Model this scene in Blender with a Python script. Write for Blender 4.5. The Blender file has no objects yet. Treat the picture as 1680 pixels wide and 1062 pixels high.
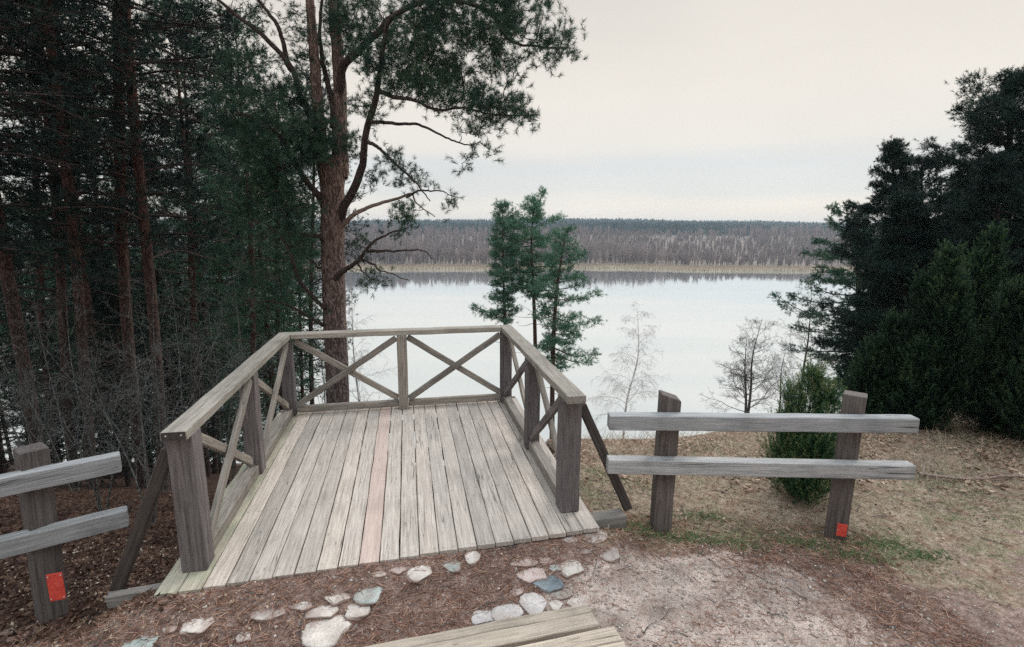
import bpy, bmesh, math
import numpy as np
from mathutils import Vector, Matrix, noise as mnoise

scene = bpy.context.scene
COL = scene.collection
R = math.radians
rng = np.random.default_rng(11)

# ------------------------------------------------------------------ camera
F_PX, PITCH, ROLL, YAW = 861.08, 0.1836, -0.0032, 0.1967
CAMZ = 2.45
cam_d = bpy.data.cameras.new('camera')
cam = bpy.data.objects.new('camera', cam_d); COL.objects.link(cam)
cam_d.sensor_width = 36.0; cam_d.lens = 36.0 * F_PX / 1680.0
cam_d.clip_start = 0.05; cam_d.clip_end = 6000
right = Vector((1, 0, 0)); up = Vector((0, math.sin(PITCH), math.cos(PITCH)))
fw = Vector((0, math.cos(PITCH), -math.sin(PITCH)))
cr, sr = math.cos(ROLL), math.sin(ROLL)
rr = right * cr - up * sr; uu = right * sr + up * cr
cam.matrix_world = Matrix(((rr.x, uu.x, -fw.x, 0), (rr.y, uu.y, -fw.y, 0), (rr.z, uu.z, -fw.z, CAMZ), (0, 0, 0, 1)))
scene.camera = cam

def ray(px, py):
    v = (rr * ((px - 840) / F_PX) + uu * (-(py - 531) / F_PX) + fw)
    return np.array(v)
def aty(px, py, Y):            # the point at depth Y seen in that direction
    r = ray(px, py); return r * (Y / r[1]) + np.array([0, 0, CAMZ])
def atz(px, py, z):
    r = ray(px, py); return r * ((z - CAMZ) / r[2]) + np.array([0, 0, CAMZ])
PU, PV = 1.4255, -3.6026
cy_, sy_ = math.cos(YAW), math.sin(YAW)
def plat(u, v, w=0.0):         # platform coordinates to world
    return np.array([(u - PU) * cy_ - (v - PV) * sy_, (u - PU) * sy_ + (v - PV) * cy_, w + 0.1])

# ------------------------------------------------------------------ bookkeeping
def tag(o, label=None, cat=None, group=None, kind=None):
    if label: o['label'] = label
    if cat: o['category'] = cat
    if group: o['group'] = group
    if kind: o['kind'] = kind
    return o
def thing(name, label, cat, loc=(0, 0, 0), rz=0.0, group=None):
    o = bpy.data.objects.new(name, None); COL.objects.link(o)
    o.empty_display_size = 0.2
    o.location = tuple(float(a) for a in loc); o.rotation_euler = (0, 0, rz)
    return tag(o, label, cat, group)
def link(name, me, mat, parent=None):
    o = bpy.data.objects.new(name, me); COL.objects.link(o)
    for m in (mat if isinstance(mat, (list, tuple)) else [mat]): me.materials.append(m)
    if parent is not None: o.parent = parent
    return o
def dup(root, loc, rz, sc, label, group=None):
    r = root.copy(); COL.objects.link(r); r.location = tuple(float(a) for a in loc); r.rotation_euler = (0, 0, rz)
    r.scale = (sc[0], sc[0], sc[1]); r['label'] = label
    if group: r['group'] = group
    elif 'group' in r: del r['group']
    for ch in list(root.children):
        c = ch.copy(); COL.objects.link(c); c.parent = r
    return r

class MB:
    def __init__(s): s.V = []; s.T = []; s.Q = []; s.A = []; s.n = 0
    def add(s, v, t=None, q=None, a=None):
        v = np.asarray(v, float).reshape(-1, 3)
        s.V.append(v)
        if t is not None: s.T.append(np.asarray(t, np.int64) + s.n)
        if q is not None: s.Q.append(np.asarray(q, np.int64) + s.n)
        s.A.append(np.zeros(len(v)) if a is None else np.broadcast_to(np.asarray(a, float), (len(v),)))
        s.n += len(v)
    def tube(s, pts, rad, k=6, a=0.5):
        pts = np.asarray(pts, float); n = len(pts); rad = np.broadcast_to(np.asarray(rad, float), (n,))
        tan = np.gradient(pts, axis=0); tan /= np.linalg.norm(tan, axis=1)[:, None] + 1e-9
        ref = np.array([0.0, 0, 1]) if abs(tan[:, 2].mean()) < 0.8 else np.array([1.0, 0, 0])
        x = np.cross(tan, ref); x /= np.linalg.norm(x, axis=1)[:, None] + 1e-9
        y = np.cross(tan, x)
        an = np.arange(k) * 2 * np.pi / k
        v = pts[:, None] + rad[:, None, None] * (np.cos(an)[None, :, None] * x[:, None] + np.sin(an)[None, :, None] * y[:, None])
        i = np.arange(n - 1)[:, None] * k; j = np.arange(k)[None]; j2 = (j + 1) % k
        q = np.stack([i + j, i + k + j, i + k + j2, i + j2], -1).reshape(-1, 4)
        s.add(v.reshape(-1, 3), q=q, a=a)
    def mesh(s, name, smooth=False):
        me = bpy.data.meshes.new(name)
        V = np.concatenate(s.V); A = np.concatenate(s.A)
        T = np.concatenate(s.T) if s.T else np.zeros((0, 3), np.int64)
        Q = np.concatenate(s.Q) if s.Q else np.zeros((0, 4), np.int64)
        loops = np.concatenate([T.ravel(), Q.ravel()]).astype(np.int32)
        me.vertices.add(len(V)); me.vertices.foreach_set('co', V.astype(np.float32).ravel())
        me.loops.add(len(loops)); me.loops.foreach_set('vertex_index', loops)
        ls = np.concatenate([np.arange(len(T)) * 3, len(T) * 3 + np.arange(len(Q)) * 4]).astype(np.int32)
        me.polygons.add(len(ls)); me.polygons.foreach_set('loop_start', ls)
        if smooth: me.polygons.foreach_set('use_smooth', np.ones(len(ls), bool))
        at = me.attributes.new('rnd', 'FLOAT', 'POINT'); at.data.foreach_set('value', A.astype(np.float32))
        me.update(calc_edges=True); me.validate()
        return me

def unit(a): return a / (np.linalg.norm(a, axis=-1, keepdims=True) + 1e-9)
def curve(pts, n=24):
    P = np.asarray(pts, float)
    if len(P) == 2: return P[0] + (P[1] - P[0]) * np.linspace(0, 1, n)[:, None]
    P = np.vstack([2 * P[0] - P[1], P, 2 * P[-1] - P[-2]])
    m = len(P) - 3; out = []
    for t in np.linspace(0, m - 1e-6, n):
        i = int(t); u = t - i; a, b, c, d = P[i:i + 4]
        out.append(0.5 * (2 * b + (c - a) * u + (2 * a - 5 * b + 4 * c - d) * u * u + (3 * b - a - 3 * c + d) * u ** 3))
    return np.array(out)
def needles(mb, P, Ax, n, shoot, L, w, lo=0.5, hi=1.1, droop=0.0, a=None):
    """n needles round each shoot that starts at P and runs along Ax"""
    N = len(P)
    if N == 0: return
    Ax = unit(Ax)
    t = rng.random((N, n, 1)) ** 0.8
    rv = rng.normal(size=(N, n, 3)); rv -= (rv * Ax[:, None]).sum(-1, keepdims=True) * Ax[:, None]; rv = unit(rv)
    an = lo + (hi - lo) * rng.random((N, n, 1))
    d = Ax[:, None] * np.cos(an) + rv * np.sin(an); d[..., 2] -= droop; d = unit(d)
    b = P[:, None] + Ax[:, None] * t * shoot
    ln = L * (0.7 + 0.6 * rng.random((N, n, 1)))
    sd = unit(np.cross(d, rng.normal(size=(N, n, 3)))) * (w / 2)
    v = np.stack([b - sd, b + sd, b + d * ln], 2).reshape(-1, 3)
    a = np.repeat(np.clip(rng.normal(0.5, 0.2, N), 0, 1) if a is None else a, n * 3)
    mb.add(v, t=np.arange(N * n * 3).reshape(-1, 3), a=a)

# ------------------------------------------------------------------ materials
def newmat(name):
    m = bpy.data.materials.new(name); m.use_nodes = True
    nt = m.node_tree; nt.nodes.clear()
    out = nt.nodes.new('ShaderNodeOutputMaterial'); b = nt.nodes.new('ShaderNodeBsdfPrincipled')
    nt.links.new(b.outputs[0], out.inputs[0])
    return m, nt, b
def nd(nt, typ, **kw):
    n = nt.nodes.new(typ)
    for k, v in kw.items():
        if k in ('operation', 'data_type', 'blend_type', 'attribute_name', 'feature', 'distance', 'noise_dimensions', 'interpolation_type', 'vector_type'): setattr(n, k, v)
        else: n.inputs[k].default_value = v
    return n
def ramp(nt, fac, stops):
    n = nt.nodes.new('ShaderNodeValToRGB'); cr_ = n.color_ramp
    while len(cr_.elements) < len(stops): cr_.elements.new(0.5)
    for e, (p, c) in zip(cr_.elements, stops):
        e.position = p; e.color = (*c, 1) if len(c) == 3 else c
    nt.links.new(fac, n.inputs[0]); return n.outputs[0]
def g3(v): return (v, v, v)
def mix(nt, fac, a, b, bt='MIX'):
    n = nt.nodes.new('ShaderNodeMix'); n.data_type = 'RGBA'; n.blend_type = bt
    for s, v in ((0, fac), (6, a), (7, b)):
        if isinstance(v, bpy.types.NodeSocket): nt.links.new(v, n.inputs[s])
        else: n.inputs[s].default_value = v if not isinstance(v, tuple) else (*v, 1)
    return n.outputs[2]
def math_(nt, op, a, b=0.0, clamp=False):
    n = nt.nodes.new('ShaderNodeMath'); n.operation = op; n.use_clamp = clamp
    for i, v in enumerate((a, b)):
        if isinstance(v, bpy.types.NodeSocket): nt.links.new(v, n.inputs[i])
        else: n.inputs[i].default_value = v
    return n.outputs[0]
def coords(nt, scale=(1, 1, 1), rndoff=False, which='Object'):
    tc = nt.nodes.new('ShaderNodeTexCoord'); mp = nt.nodes.new('ShaderNodeMapping')
    mp.inputs['Scale'].default_value = scale
    nt.links.new(tc.outputs[which], mp.inputs['Vector'])
    if rndoff:
        oi = nt.nodes.new('ShaderNodeObjectInfo'); c = nt.nodes.new('ShaderNodeCombineXYZ')
        for k in range(3):
            nt.links.new(math_(nt, 'MULTIPLY', oi.outputs['Random'], 37.0 + 29 * k), c.inputs[k])
        nt.links.new(c.outputs[0], mp.inputs['Location'])
    return mp.outputs[0]
def noise(nt, vec, scale, detail=4, rough=0.55):
    n = nd(nt, 'ShaderNodeTexNoise', Scale=scale, Detail=detail, Roughness=rough)
    nt.links.new(vec, n.inputs['Vector']); return n.outputs['Fac']
def bump(nt, b, h, strength=0.4, dist=0.01):
    n = nd(nt, 'ShaderNodeBump', Strength=strength, Distance=dist)
    nt.links.new(h, n.inputs['Height']); nt.links.new(n.outputs[0], b.inputs['Normal'])

def wood(name, dark, light, algae=0.0, alg=(0.13, 0.19, 0.10), tint=None, crack=0.5, contrast=1.0, nails=False, knot=(3.2, 10, 1.0)):
    m, nt, b = newmat(name)
    v = coords(nt, (1, 1, 1), True)
    gv = coords(nt, (1.1, 26, 26), True)
    g = noise(nt, gv, 2.2, 6, 0.65)
    fine = noise(nt, coords(nt, (3, 120, 120), True), 1.5, 3, 0.6)
    bl = noise(nt, v, 2.3, 4, 0.6)
    mid = tuple((a + c) / 2 for a, c in zip(dark, light))
    c = ramp(nt, g, [(0.28, dark), (0.5, mid), (0.72, light)])
    c = mix(nt, 0.55 * contrast, c, ramp(nt, fine, [(0.35, g3(0.45)), (0.6, g3(1.0))]), 'MULTIPLY')
    c = mix(nt, 0.6 if contrast > .9 else 0.3, c, ramp(nt, bl, [(0.3, g3(0.5)), (0.48, g3(0.95)), (0.7, g3(1.15))]), 'MULTIPLY')
    # long checks (cracks along the grain)
    ck = noise(nt, coords(nt, (0.7, 22, 22), True), 1.0, 2, 0.4)
    ckm = ramp(nt, ck, [(0.485, g3(0)), (0.5, g3(1)), (0.515, g3(0))])
    gate = ramp(nt, noise(nt, v, 1.3, 2), [(0.5, g3(0)), (0.6, g3(1))])
    ckf = math_(nt, 'MULTIPLY', ckm, gate); ckf = math_(nt, 'MULTIPLY', ckf, crack)
    c = mix(nt, ckf, c, tuple(a * 0.22 for a in dark))
    # knots
    vo = nd(nt, 'ShaderNodeTexVoronoi', Scale=1.0); nt.links.new(coords(nt, (knot[0], knot[1], knot[1]), True), vo.inputs['Vector'])
    kn = ramp(nt, vo.outputs['Distance'], [(0.0, g3(0.75)), (0.05 * knot[2], g3(0.45)), (0.09 * knot[2], g3(0))])
    c = mix(nt, kn, c, tuple(a * 0.4 for a in dark))
    oi = nt.nodes.new('ShaderNodeObjectInfo')
    c = mix(nt, 0.8, c, ramp(nt, oi.outputs['Random'], [(0, g3(0.72)), (0.5, g3(0.95)), (1, (1.12, 1.08, 1.04))]), 'MULTIPLY')
    spk = noise(nt, coords(nt, (1, 1, 1), True), 160, 3, 0.7)
    c = mix(nt, 0.7, c, ramp(nt, spk, [(0.32, g3(0.5)), (0.48, g3(0.98)), (0.7, g3(1.12))]), 'MULTIPLY')
    if tint: c = mix(nt, 0.4, c, tint)
    if algae:
        am = ramp(nt, noise(nt, v, 3.5, 6, 0.7), [(0.62 - algae * 0.3, g3(0)), (0.75, g3(min(1, algae)))])
        c = mix(nt, am, c, alg)
    if nails:      # pairs of nail heads with a rust halo, every 0.85 m
        tc = nt.nodes.new('ShaderNodeTexCoord'); sx = nt.nodes.new('ShaderNodeSeparateXYZ'); nt.links.new(tc.outputs['Object'], sx.inputs[0])
        fx = math_(nt, 'MULTIPLY', math_(nt, 'SUBTRACT', math_(nt, 'FRACT', math_(nt, 'ADD', math_(nt, 'MULTIPLY', sx.outputs[0], 1.176), 0.41)), 0.5), 0.85)
        fy = math_(nt, 'SUBTRACT', math_(nt, 'ABSOLUTE', sx.outputs[1]), 0.040)
        dd = math_(nt, 'SQRT', math_(nt, 'ADD', math_(nt, 'MULTIPLY', fx, fx), math_(nt, 'MULTIPLY', fy, fy)))
        c = mix(nt, ramp(nt, dd, [(0.0025, g3(0.6)), (0.0045, g3(0.16)), (0.02, g3(0))]), c, (0.05, 0.035, 0.03))
    nt.links.new(c, b.inputs['Base Color']); b.inputs['Roughness'].default_value = 0.85
    b.inputs['Specular IOR Level'].default_value = 0.25
    h = math_(nt, 'ADD', g, math_(nt, 'MULTIPLY', ckf, -1.5))
    bump(nt, b, h, 0.5, 0.006)
    return m

M = {}
M['deck'] = wood('deck_wood', (0.355, 0.31, 0.268), (0.63, 0.568, 0.508), 0.12, (0.30, 0.30, 0.21), crack=0.9, contrast=0.8, nails=True)
M['deck_green'] = wood('mossy_deck_wood', (0.34, 0.31, 0.24), (0.54, 0.50, 0.40), 0.6, (0.22, 0.27, 0.17))
M['deck_red'] = wood('reddish_deck_wood', (0.38, 0.27, 0.225), (0.60, 0.49, 0.435), 0.0, tint=(0.50, 0.41, 0.365))
M['rail_top'] = wood('handrail_wood', (0.2268, 0.2036, 0.1697), (0.4698, 0.4317, 0.3809), 0.25, (0.162, 0.1873, 0.1076))
M['post'] = wood('post_wood', (0.0728, 0.063, 0.0644), (0.231, 0.203, 0.2002), 0.2, (0.168, 0.196, 0.14))
M['brace'] = wood('brace_wood', (0.1806, 0.1566, 0.1364), (0.3956, 0.3567, 0.3124), 0.15)
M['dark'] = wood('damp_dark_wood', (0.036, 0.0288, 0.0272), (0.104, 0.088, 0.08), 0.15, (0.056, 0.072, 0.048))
M['fence'] = wood('silver_grey_wood', (0.243, 0.252, 0.2655), (0.486, 0.4905, 0.4905), 0.25, (0.216, 0.243, 0.198), crack=1.0, knot=(2.0, 6.5, 2.2))
M['fencepost'] = wood('fence_post_wood', (0.0561, 0.04692, 0.04488), (0.1784, 0.155, 0.1458), 0.2, (0.1224, 0.1326, 0.102))
M['step'] = wood('step_wood', (0.396, 0.3285, 0.261), (0.576, 0.504, 0.414), 0.1, crack=0.9)
M['beam'] = wood('grey_ground_beam', (0.16, 0.15, 0.14), (0.36, 0.33, 0.30), 0.4, (0.16, 0.20, 0.12))

def red_mat():
    m, nt, b = newmat('red_reflector')
    n = noise(nt, coords(nt), 60, 4)
    c = ramp(nt, n, [(0.28, (0.30, 0.05, 0.04)), (0.42, (0.50, 0.05, 0.035)), (0.62, (0.60, 0.075, 0.05)), (0.8, (0.62, 0.16, 0.11))])
    nt.links.new(c, b.inputs['Base Color']); b.inputs['Roughness'].default_value = 0.45
    return m
M['red'] = red_mat()
def metal_mat():
    m, nt, b = newmat('zinc_screw'); b.inputs['Base Color'].default_value = (0.7, 0.7, 0.7, 1)
    b.inputs['Metallic'].default_value = 0.6; b.inputs['Roughness'].default_value = 0.4
    n = noise(nt, coords(nt), 300, 2); bump(nt, b, n, 0.2, 0.001)
    return m
M['screw'] = metal_mat()

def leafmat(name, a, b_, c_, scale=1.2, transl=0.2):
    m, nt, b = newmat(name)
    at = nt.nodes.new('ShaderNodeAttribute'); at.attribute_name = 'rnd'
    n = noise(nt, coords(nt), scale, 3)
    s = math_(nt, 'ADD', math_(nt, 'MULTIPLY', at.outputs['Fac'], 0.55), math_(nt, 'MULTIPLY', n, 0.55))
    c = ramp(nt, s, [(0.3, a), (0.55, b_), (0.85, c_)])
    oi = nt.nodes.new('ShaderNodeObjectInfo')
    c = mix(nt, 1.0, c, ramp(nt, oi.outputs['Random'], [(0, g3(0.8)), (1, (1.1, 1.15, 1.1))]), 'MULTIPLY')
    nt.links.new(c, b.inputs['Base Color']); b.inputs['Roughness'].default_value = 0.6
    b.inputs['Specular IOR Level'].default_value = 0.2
    if transl:
        tr = nt.nodes.new('ShaderNodeBsdfTranslucent'); nt.links.new(c, tr.inputs[0])
        mx = nt.nodes.new('ShaderNodeMixShader'); mx.inputs[0].default_value = transl
        nt.links.new(b.outputs[0], mx.inputs[1]); nt.links.new(tr.outputs[0], mx.inputs[2])
        nt.links.new(mx.outputs[0], nt.nodes['Material Output'].inputs[0])
    return m
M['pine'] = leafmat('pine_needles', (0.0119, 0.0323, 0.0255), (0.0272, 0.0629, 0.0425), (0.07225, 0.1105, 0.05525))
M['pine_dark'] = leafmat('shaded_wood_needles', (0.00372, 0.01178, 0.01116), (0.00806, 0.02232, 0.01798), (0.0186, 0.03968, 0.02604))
M['pine_lit'] = leafmat('lit_lake_side_needles', (0.0204, 0.06375, 0.0442), (0.0425, 0.1105, 0.068), (0.085, 0.17, 0.08925))  # lit copy of the wood's shaded needles, light put into the colour
M['pine_green'] = leafmat('lit_pine_needles', (0.045, 0.125, 0.085), (0.085, 0.20, 0.125), (0.16, 0.28, 0.16), 0.5)  # lake slope pines: stronger light put into a brighter green
M['spruce'] = leafmat('spruce_needles', (0.0045, 0.015, 0.01275), (0.009, 0.027, 0.021), (0.0195, 0.0435, 0.027), 0.6)
M['spruce_green'] = leafmat('spreading_pine_needles', (0.016, 0.058, 0.042), (0.033, 0.095, 0.060), (0.065, 0.14, 0.08), 0.6)
M['juniper'] = leafmat('juniper_needles', (0.0039, 0.01404, 0.00858), (0.01092, 0.0351, 0.01794), (0.0741, 0.1209, 0.04836), 1.0)
M['juniper_young'] = leafmat('young_juniper_needles', (0.022, 0.075, 0.034), (0.060, 0.145, 0.060), (0.26, 0.28, 0.12), 4.0)  # the young bush's own lighter, yellow tipped green
M['farfir'] = leafmat('far_conifer', (0.0064, 0.0256, 0.0288), (0.0136, 0.04, 0.04), (0.024, 0.0576, 0.052), 0.02, 0)
M['fardec'] = leafmat('far_bare_wood', (0.135, 0.09555, 0.09886), (0.2363, 0.1776, 0.1721), (0.4455, 0.3491, 0.3255), 0.012, 0)
M['reed'] = leafmat('dry_reed', (0.40, 0.31, 0.22), (0.52, 0.42, 0.31), (0.62, 0.52, 0.40), 0.05, 0)
M['straw'] = leafmat('straw_grass', (0.20, 0.15, 0.10), (0.42, 0.335, 0.24), (0.64, 0.55, 0.43), 3.0)
M['grass'] = leafmat('green_grass', (0.045, 0.085, 0.035), (0.095, 0.145, 0.06), (0.22, 0.25, 0.12), 3.0)
M['leaf'] = leafmat('brown_leaf', (0.03, 0.0156, 0.012), (0.072, 0.036, 0.0252), (0.168, 0.102, 0.069), 4.0)
M['leaf_dry'] = leafmat('dry_leaf', (0.14, 0.08, 0.06), (0.28, 0.18, 0.135), (0.50, 0.37, 0.29), 4.0)
M['duff'] = leafmat('fallen_needle', (0.1105, 0.0527, 0.03825), (0.255, 0.1318, 0.0935), (0.493, 0.3145, 0.2295), 5.0, 0)
M['pebble'] = leafmat('pebble_stone', (0.22, 0.18, 0.165), (0.42, 0.36, 0.325), (0.66, 0.60, 0.545), 9.0, 0)

def bark(name, lo_d, lo_l, hi_d, hi_l, z0, z1, sc=9.0):
    m, nt, b = newmat(name)
    v = coords(nt, (1, 1, 0.28))
    vo = nd(nt, 'ShaderNodeTexVoronoi', Scale=sc * 2.2); vo.feature = 'F1'
    w = noise(nt, v, sc, 4)
    ad = nt.nodes.new('ShaderNodeVectorMath'); ad.operation = 'ADD'
    nt.links.new(v, ad.inputs[0])
    sv = nt.nodes.new('ShaderNodeVectorMath'); sv.operation = 'SCALE'; sv.inputs[3].default_value = 0.12
    nn = nd(nt, 'ShaderNodeTexNoise', Scale=sc); nt.links.new(v, nn.inputs['Vector'])
    nt.links.new(nn.outputs['Color'], sv.inputs[0]); nt.links.new(sv.outputs[0], ad.inputs[1])
    nt.links.new(ad.outputs[0], vo.inputs['Vector'])
    plate = ramp(nt, vo.outputs['Distance'], [(0.1, g3(1)), (0.45, g3(0.55)), (0.7, g3(0.12))])
    f = math_(nt, 'MULTIPLY', math_(nt, 'ADD', w, 0.3), plate)
    cl = ramp(nt, f, [(0.12, lo_d), (0.6, lo_l)]); ch = ramp(nt, f, [(0.12, hi_d), (0.6, hi_l)])
    tc = nt.nodes.new('ShaderNodeTexCoord'); sp = nt.nodes.new('ShaderNodeSeparateXYZ'); nt.links.new(tc.outputs['Object'], sp.inputs[0])
    big = noise(nt, coords(nt), 1.2, 3)
    mr = nt.nodes.new('ShaderNodeMapRange'); mr.inputs[1].default_value = z0; mr.inputs[2].default_value = z1
    nt.links.new(math_(nt, 'ADD', sp.outputs[2], math_(nt, 'MULTIPLY', big, 1.5)), mr.inputs[0])
    c = mix(nt, mr.outputs[0], cl, ch)
    nt.links.new(c, b.inputs['Base Color']); b.inputs['Roughness'].default_value = 0.9
    b.inputs['Specular IOR Level'].default_value = 0.15
    bump(nt, b, f, 0.8, 0.03)
    return m
M['bark'] = bark('old_pine_bark', (0.055, 0.042, 0.040), (0.20, 0.155, 0.145), (0.085, 0.055, 0.048), (0.27, 0.185, 0.155), 3.2, 6.5, 16.0)
M['bark_red'] = bark('red_pine_bark', (0.032, 0.024, 0.0224), (0.1, 0.072, 0.064), (0.036, 0.0176, 0.0144), (0.132, 0.0624, 0.0448), 3.0, 7.0, 16.0)
M['limb'] = bark('pine_limb_bark', (0.036, 0.0256, 0.024), (0.104, 0.076, 0.068), (0.036, 0.0256, 0.024), (0.104, 0.076, 0.068), 50, 60, 20)
M['deadlimb'] = bark('bleached_dead_wood', (0.20, 0.14, 0.115), (0.42, 0.33, 0.28), (0.20, 0.14, 0.115), (0.42, 0.33, 0.28), 50, 60, 20)
M['twig_grey'] = bark('lichen_twig', (0.064, 0.0664, 0.0624), (0.184, 0.188, 0.176), (0.064, 0.0664, 0.0624), (0.192, 0.2, 0.184), 0, 3, 20)
M['twig_brown'] = bark('dark_twig', (0.045, 0.040, 0.036), (0.11, 0.095, 0.085), (0.05, 0.045, 0.040), (0.12, 0.105, 0.095), 0, 3, 20)
M['alder'] = bark('alder_bark', (0.0748, 0.068, 0.06528), (0.1904, 0.1768, 0.17), (0.0748, 0.068, 0.06528), (0.1904, 0.1768, 0.17), 0, 3, 14)
M['birch'] = bark('birch_bark', (0.26, 0.25, 0.25), (0.82, 0.81, 0.79), (0.36, 0.35, 0.34), (0.78, 0.77, 0.75), 2, 5, 7)
M['birchtwig'] = bark('birch_twig', (0.62, 0.62, 0.63), (0.86, 0.86, 0.86), (0.62, 0.62, 0.63), (0.86, 0.86, 0.86), 0, 3, 20)

def stone_mat(name, a, b_, c_):
    m, nt, b = newmat(name)
    v = coords(nt, rndoff=True)
    n = noise(nt, v, 9, 6, 0.65); sp = noise(nt, v, 90, 3, 0.7)
    c = ramp(nt, n, [(0.3, a), (0.5, b_), (0.72, c_)])
    c = mix(nt, 0.6, c, ramp(nt, sp, [(0.35, g3(0.55)), (0.5, g3(0.95)), (0.68, g3(1.25))]), 'MULTIPLY')
    d = ramp(nt, noise(nt, v, 4, 4), [(0.52, g3(0)), (0.7, g3(0.7))])
    c = mix(nt, d, c, (0.24, 0.165, 0.135))
    tc_ = nt.nodes.new('ShaderNodeTexCoord'); sx = nt.nodes.new('ShaderNodeSeparateXYZ'); nt.links.new(tc_.outputs['Object'], sx.inputs[0])
    hz_ = math_(nt, 'ADD', math_(nt, 'MULTIPLY', sx.outputs[2], 28.0), math_(nt, 'MULTIPLY', noise(nt, v, 14, 5, .7), 0.9))
    c = mix(nt, ramp(nt, hz_, [(0.55, g3(0.95)), (0.95, g3(0))]), c, (0.23, 0.155, 0.125))
    nt.links.new(c, b.inputs['Base Color']); b.inputs['Roughness'].default_value = 0.8
    bump(nt, b, math_(nt, 'ADD', n, math_(nt, 'MULTIPLY', sp, 0.3)), 0.6, 0.012)
    return m
M['st_white'] = stone_mat('pale_stone', (0.36, 0.315, 0.28), (0.49, 0.44, 0.395), (0.62, 0.565, 0.51))
M['st_grey'] = stone_mat('grey_stone', (0.30, 0.28, 0.265), (0.43, 0.40, 0.38), (0.54, 0.51, 0.48))
M['st_green'] = stone_mat('greenish_stone', (0.20, 0.24, 0.225), (0.33, 0.365, 0.34), (0.46, 0.48, 0.45))
M['st_pink'] = stone_mat('pinkish_stone', (0.34, 0.26, 0.24), (0.46, 0.37, 0.34), (0.58, 0.49, 0.45))
M['st_dark'] = stone_mat('slate_stone', (0.075, 0.095, 0.11), (0.16, 0.19, 0.205), (0.33, 0.35, 0.355))

# ------------------------------------------------------------------ terrain
LAKE = -25.5
XE = [-60, -14, -5, -3, -2, 0.15, 0.55, 2.0, 4.0, 8, 14, 60]
YE = [5.0, 4.6, 4.2, 3.9, 3.7, 4.6, 6.2, 6.4, 6.8, 7.6, 9, 14]
def sstep(a, b, x):
    t = np.clip((x - a) / (b - a), 0, 1); return t * t * (3 - 2 * t)
def lump(x, y, f, ph):
    return (np.sin(x * f + ph) * np.cos(y * f * 1.13 - ph * 1.7) + 0.6 * np.sin(x * f * 2.1 - y * f * 1.7 + ph * 3) + 0.35 * np.sin(x * f * 4.3 + y * f * 3.9 + ph)) / 1.6
def ground_z(x, y):
    x = np.asarray(x, float); y = np.asarray(y, float)
    ye = np.interp(x, XE, YE); s = y - ye; w = 0.55
    sp = w * np.logaddexp(0, s / w)
    z = -0.47 * sp
    z = z - 0.11 * sstep(-2.1, -3.2, x) - 0.09 * sstep(0.6, 2.6, x) - 0.03 * np.clip(y - 2.5, 0, 3)
    u = (x * cy_ + y * sy_) + PU; v = (-x * sy_ + y * cy_) + PV
    z = z + 0.16 * sstep(2.86, 2.45, y - 0.26 * (x - 0.3)) * sstep(0.62, 0.5, x)
    z = z + 0.25 * sstep(4.5, 9, x) - 0.02
    z = z + 0.012 * lump(x, y, 2.3, 0.4) + 0.014 * lump(x, y, 6.1, 2.0) * sstep(10, 5, y) + 0.006 * lump(x, y, 17.0, .3) * sstep(9, 5, y) + 0.10 * lump(x, y, 0.5, 1.1) * sstep(4, 14, y)
    vf = -0.2035 + 0.197 * (u + 0.255) / 3.115
    wd = np.exp(-(np.minimum(v - vf + .03, 0) / 0.34) ** 2) * np.exp(-(np.maximum(v - vf - .05, 0) / 0.10) ** 2) * sstep(-0.75, -0.25, u) * sstep(3.3, 2.8, u)
    z = z * (1 - wd) + (0.083 - 0.035 * sstep(0.9, 2.6, u) + 0.004 * lump(x, y, 11., .9)) * wd
    return np.maximum(z, LAKE - 3)

def zones(x, y):
    """gravel, grass, leaf weights"""
    n1 = lump(x, y, 1.9, 0.7); n2 = lump(x, y, 4.7, 2.2)
    cx, cyy = 1.25, 2.85                      # trodden patch right of the deck
    d = np.hypot((x - cx) / 1.5, (y - cyy) / 1.15) + 0.14 * n1 + 0.10 * n2
    gravel = sstep(1.05, 0.55, d)
    grass = sstep(3.5, 3.95, y - 0.08 * x + 0.20 * n1 + 0.1 * n2) * sstep(0.3, 0.9, x)
    grass = np.maximum(grass, sstep(2.3, 3.4, x + 0.45 * n1) * sstep(2.7, 3.7, y + 0.5 * n2 + 0.3 * n1) * (0.65 + 0.3 * n2))
    leaf = sstep(-1.9, -2.5, x + 0.15 * n1 - 0.1 * (y - 3)) * sstep(2.95, 3.25, y + 0.10 * n1)
    leaf = np.maximum(leaf, sstep(4.2, 5.0, y) * sstep(0.9, 0.2, x))
    return gravel * (1 - grass), grass, leaf

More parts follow.
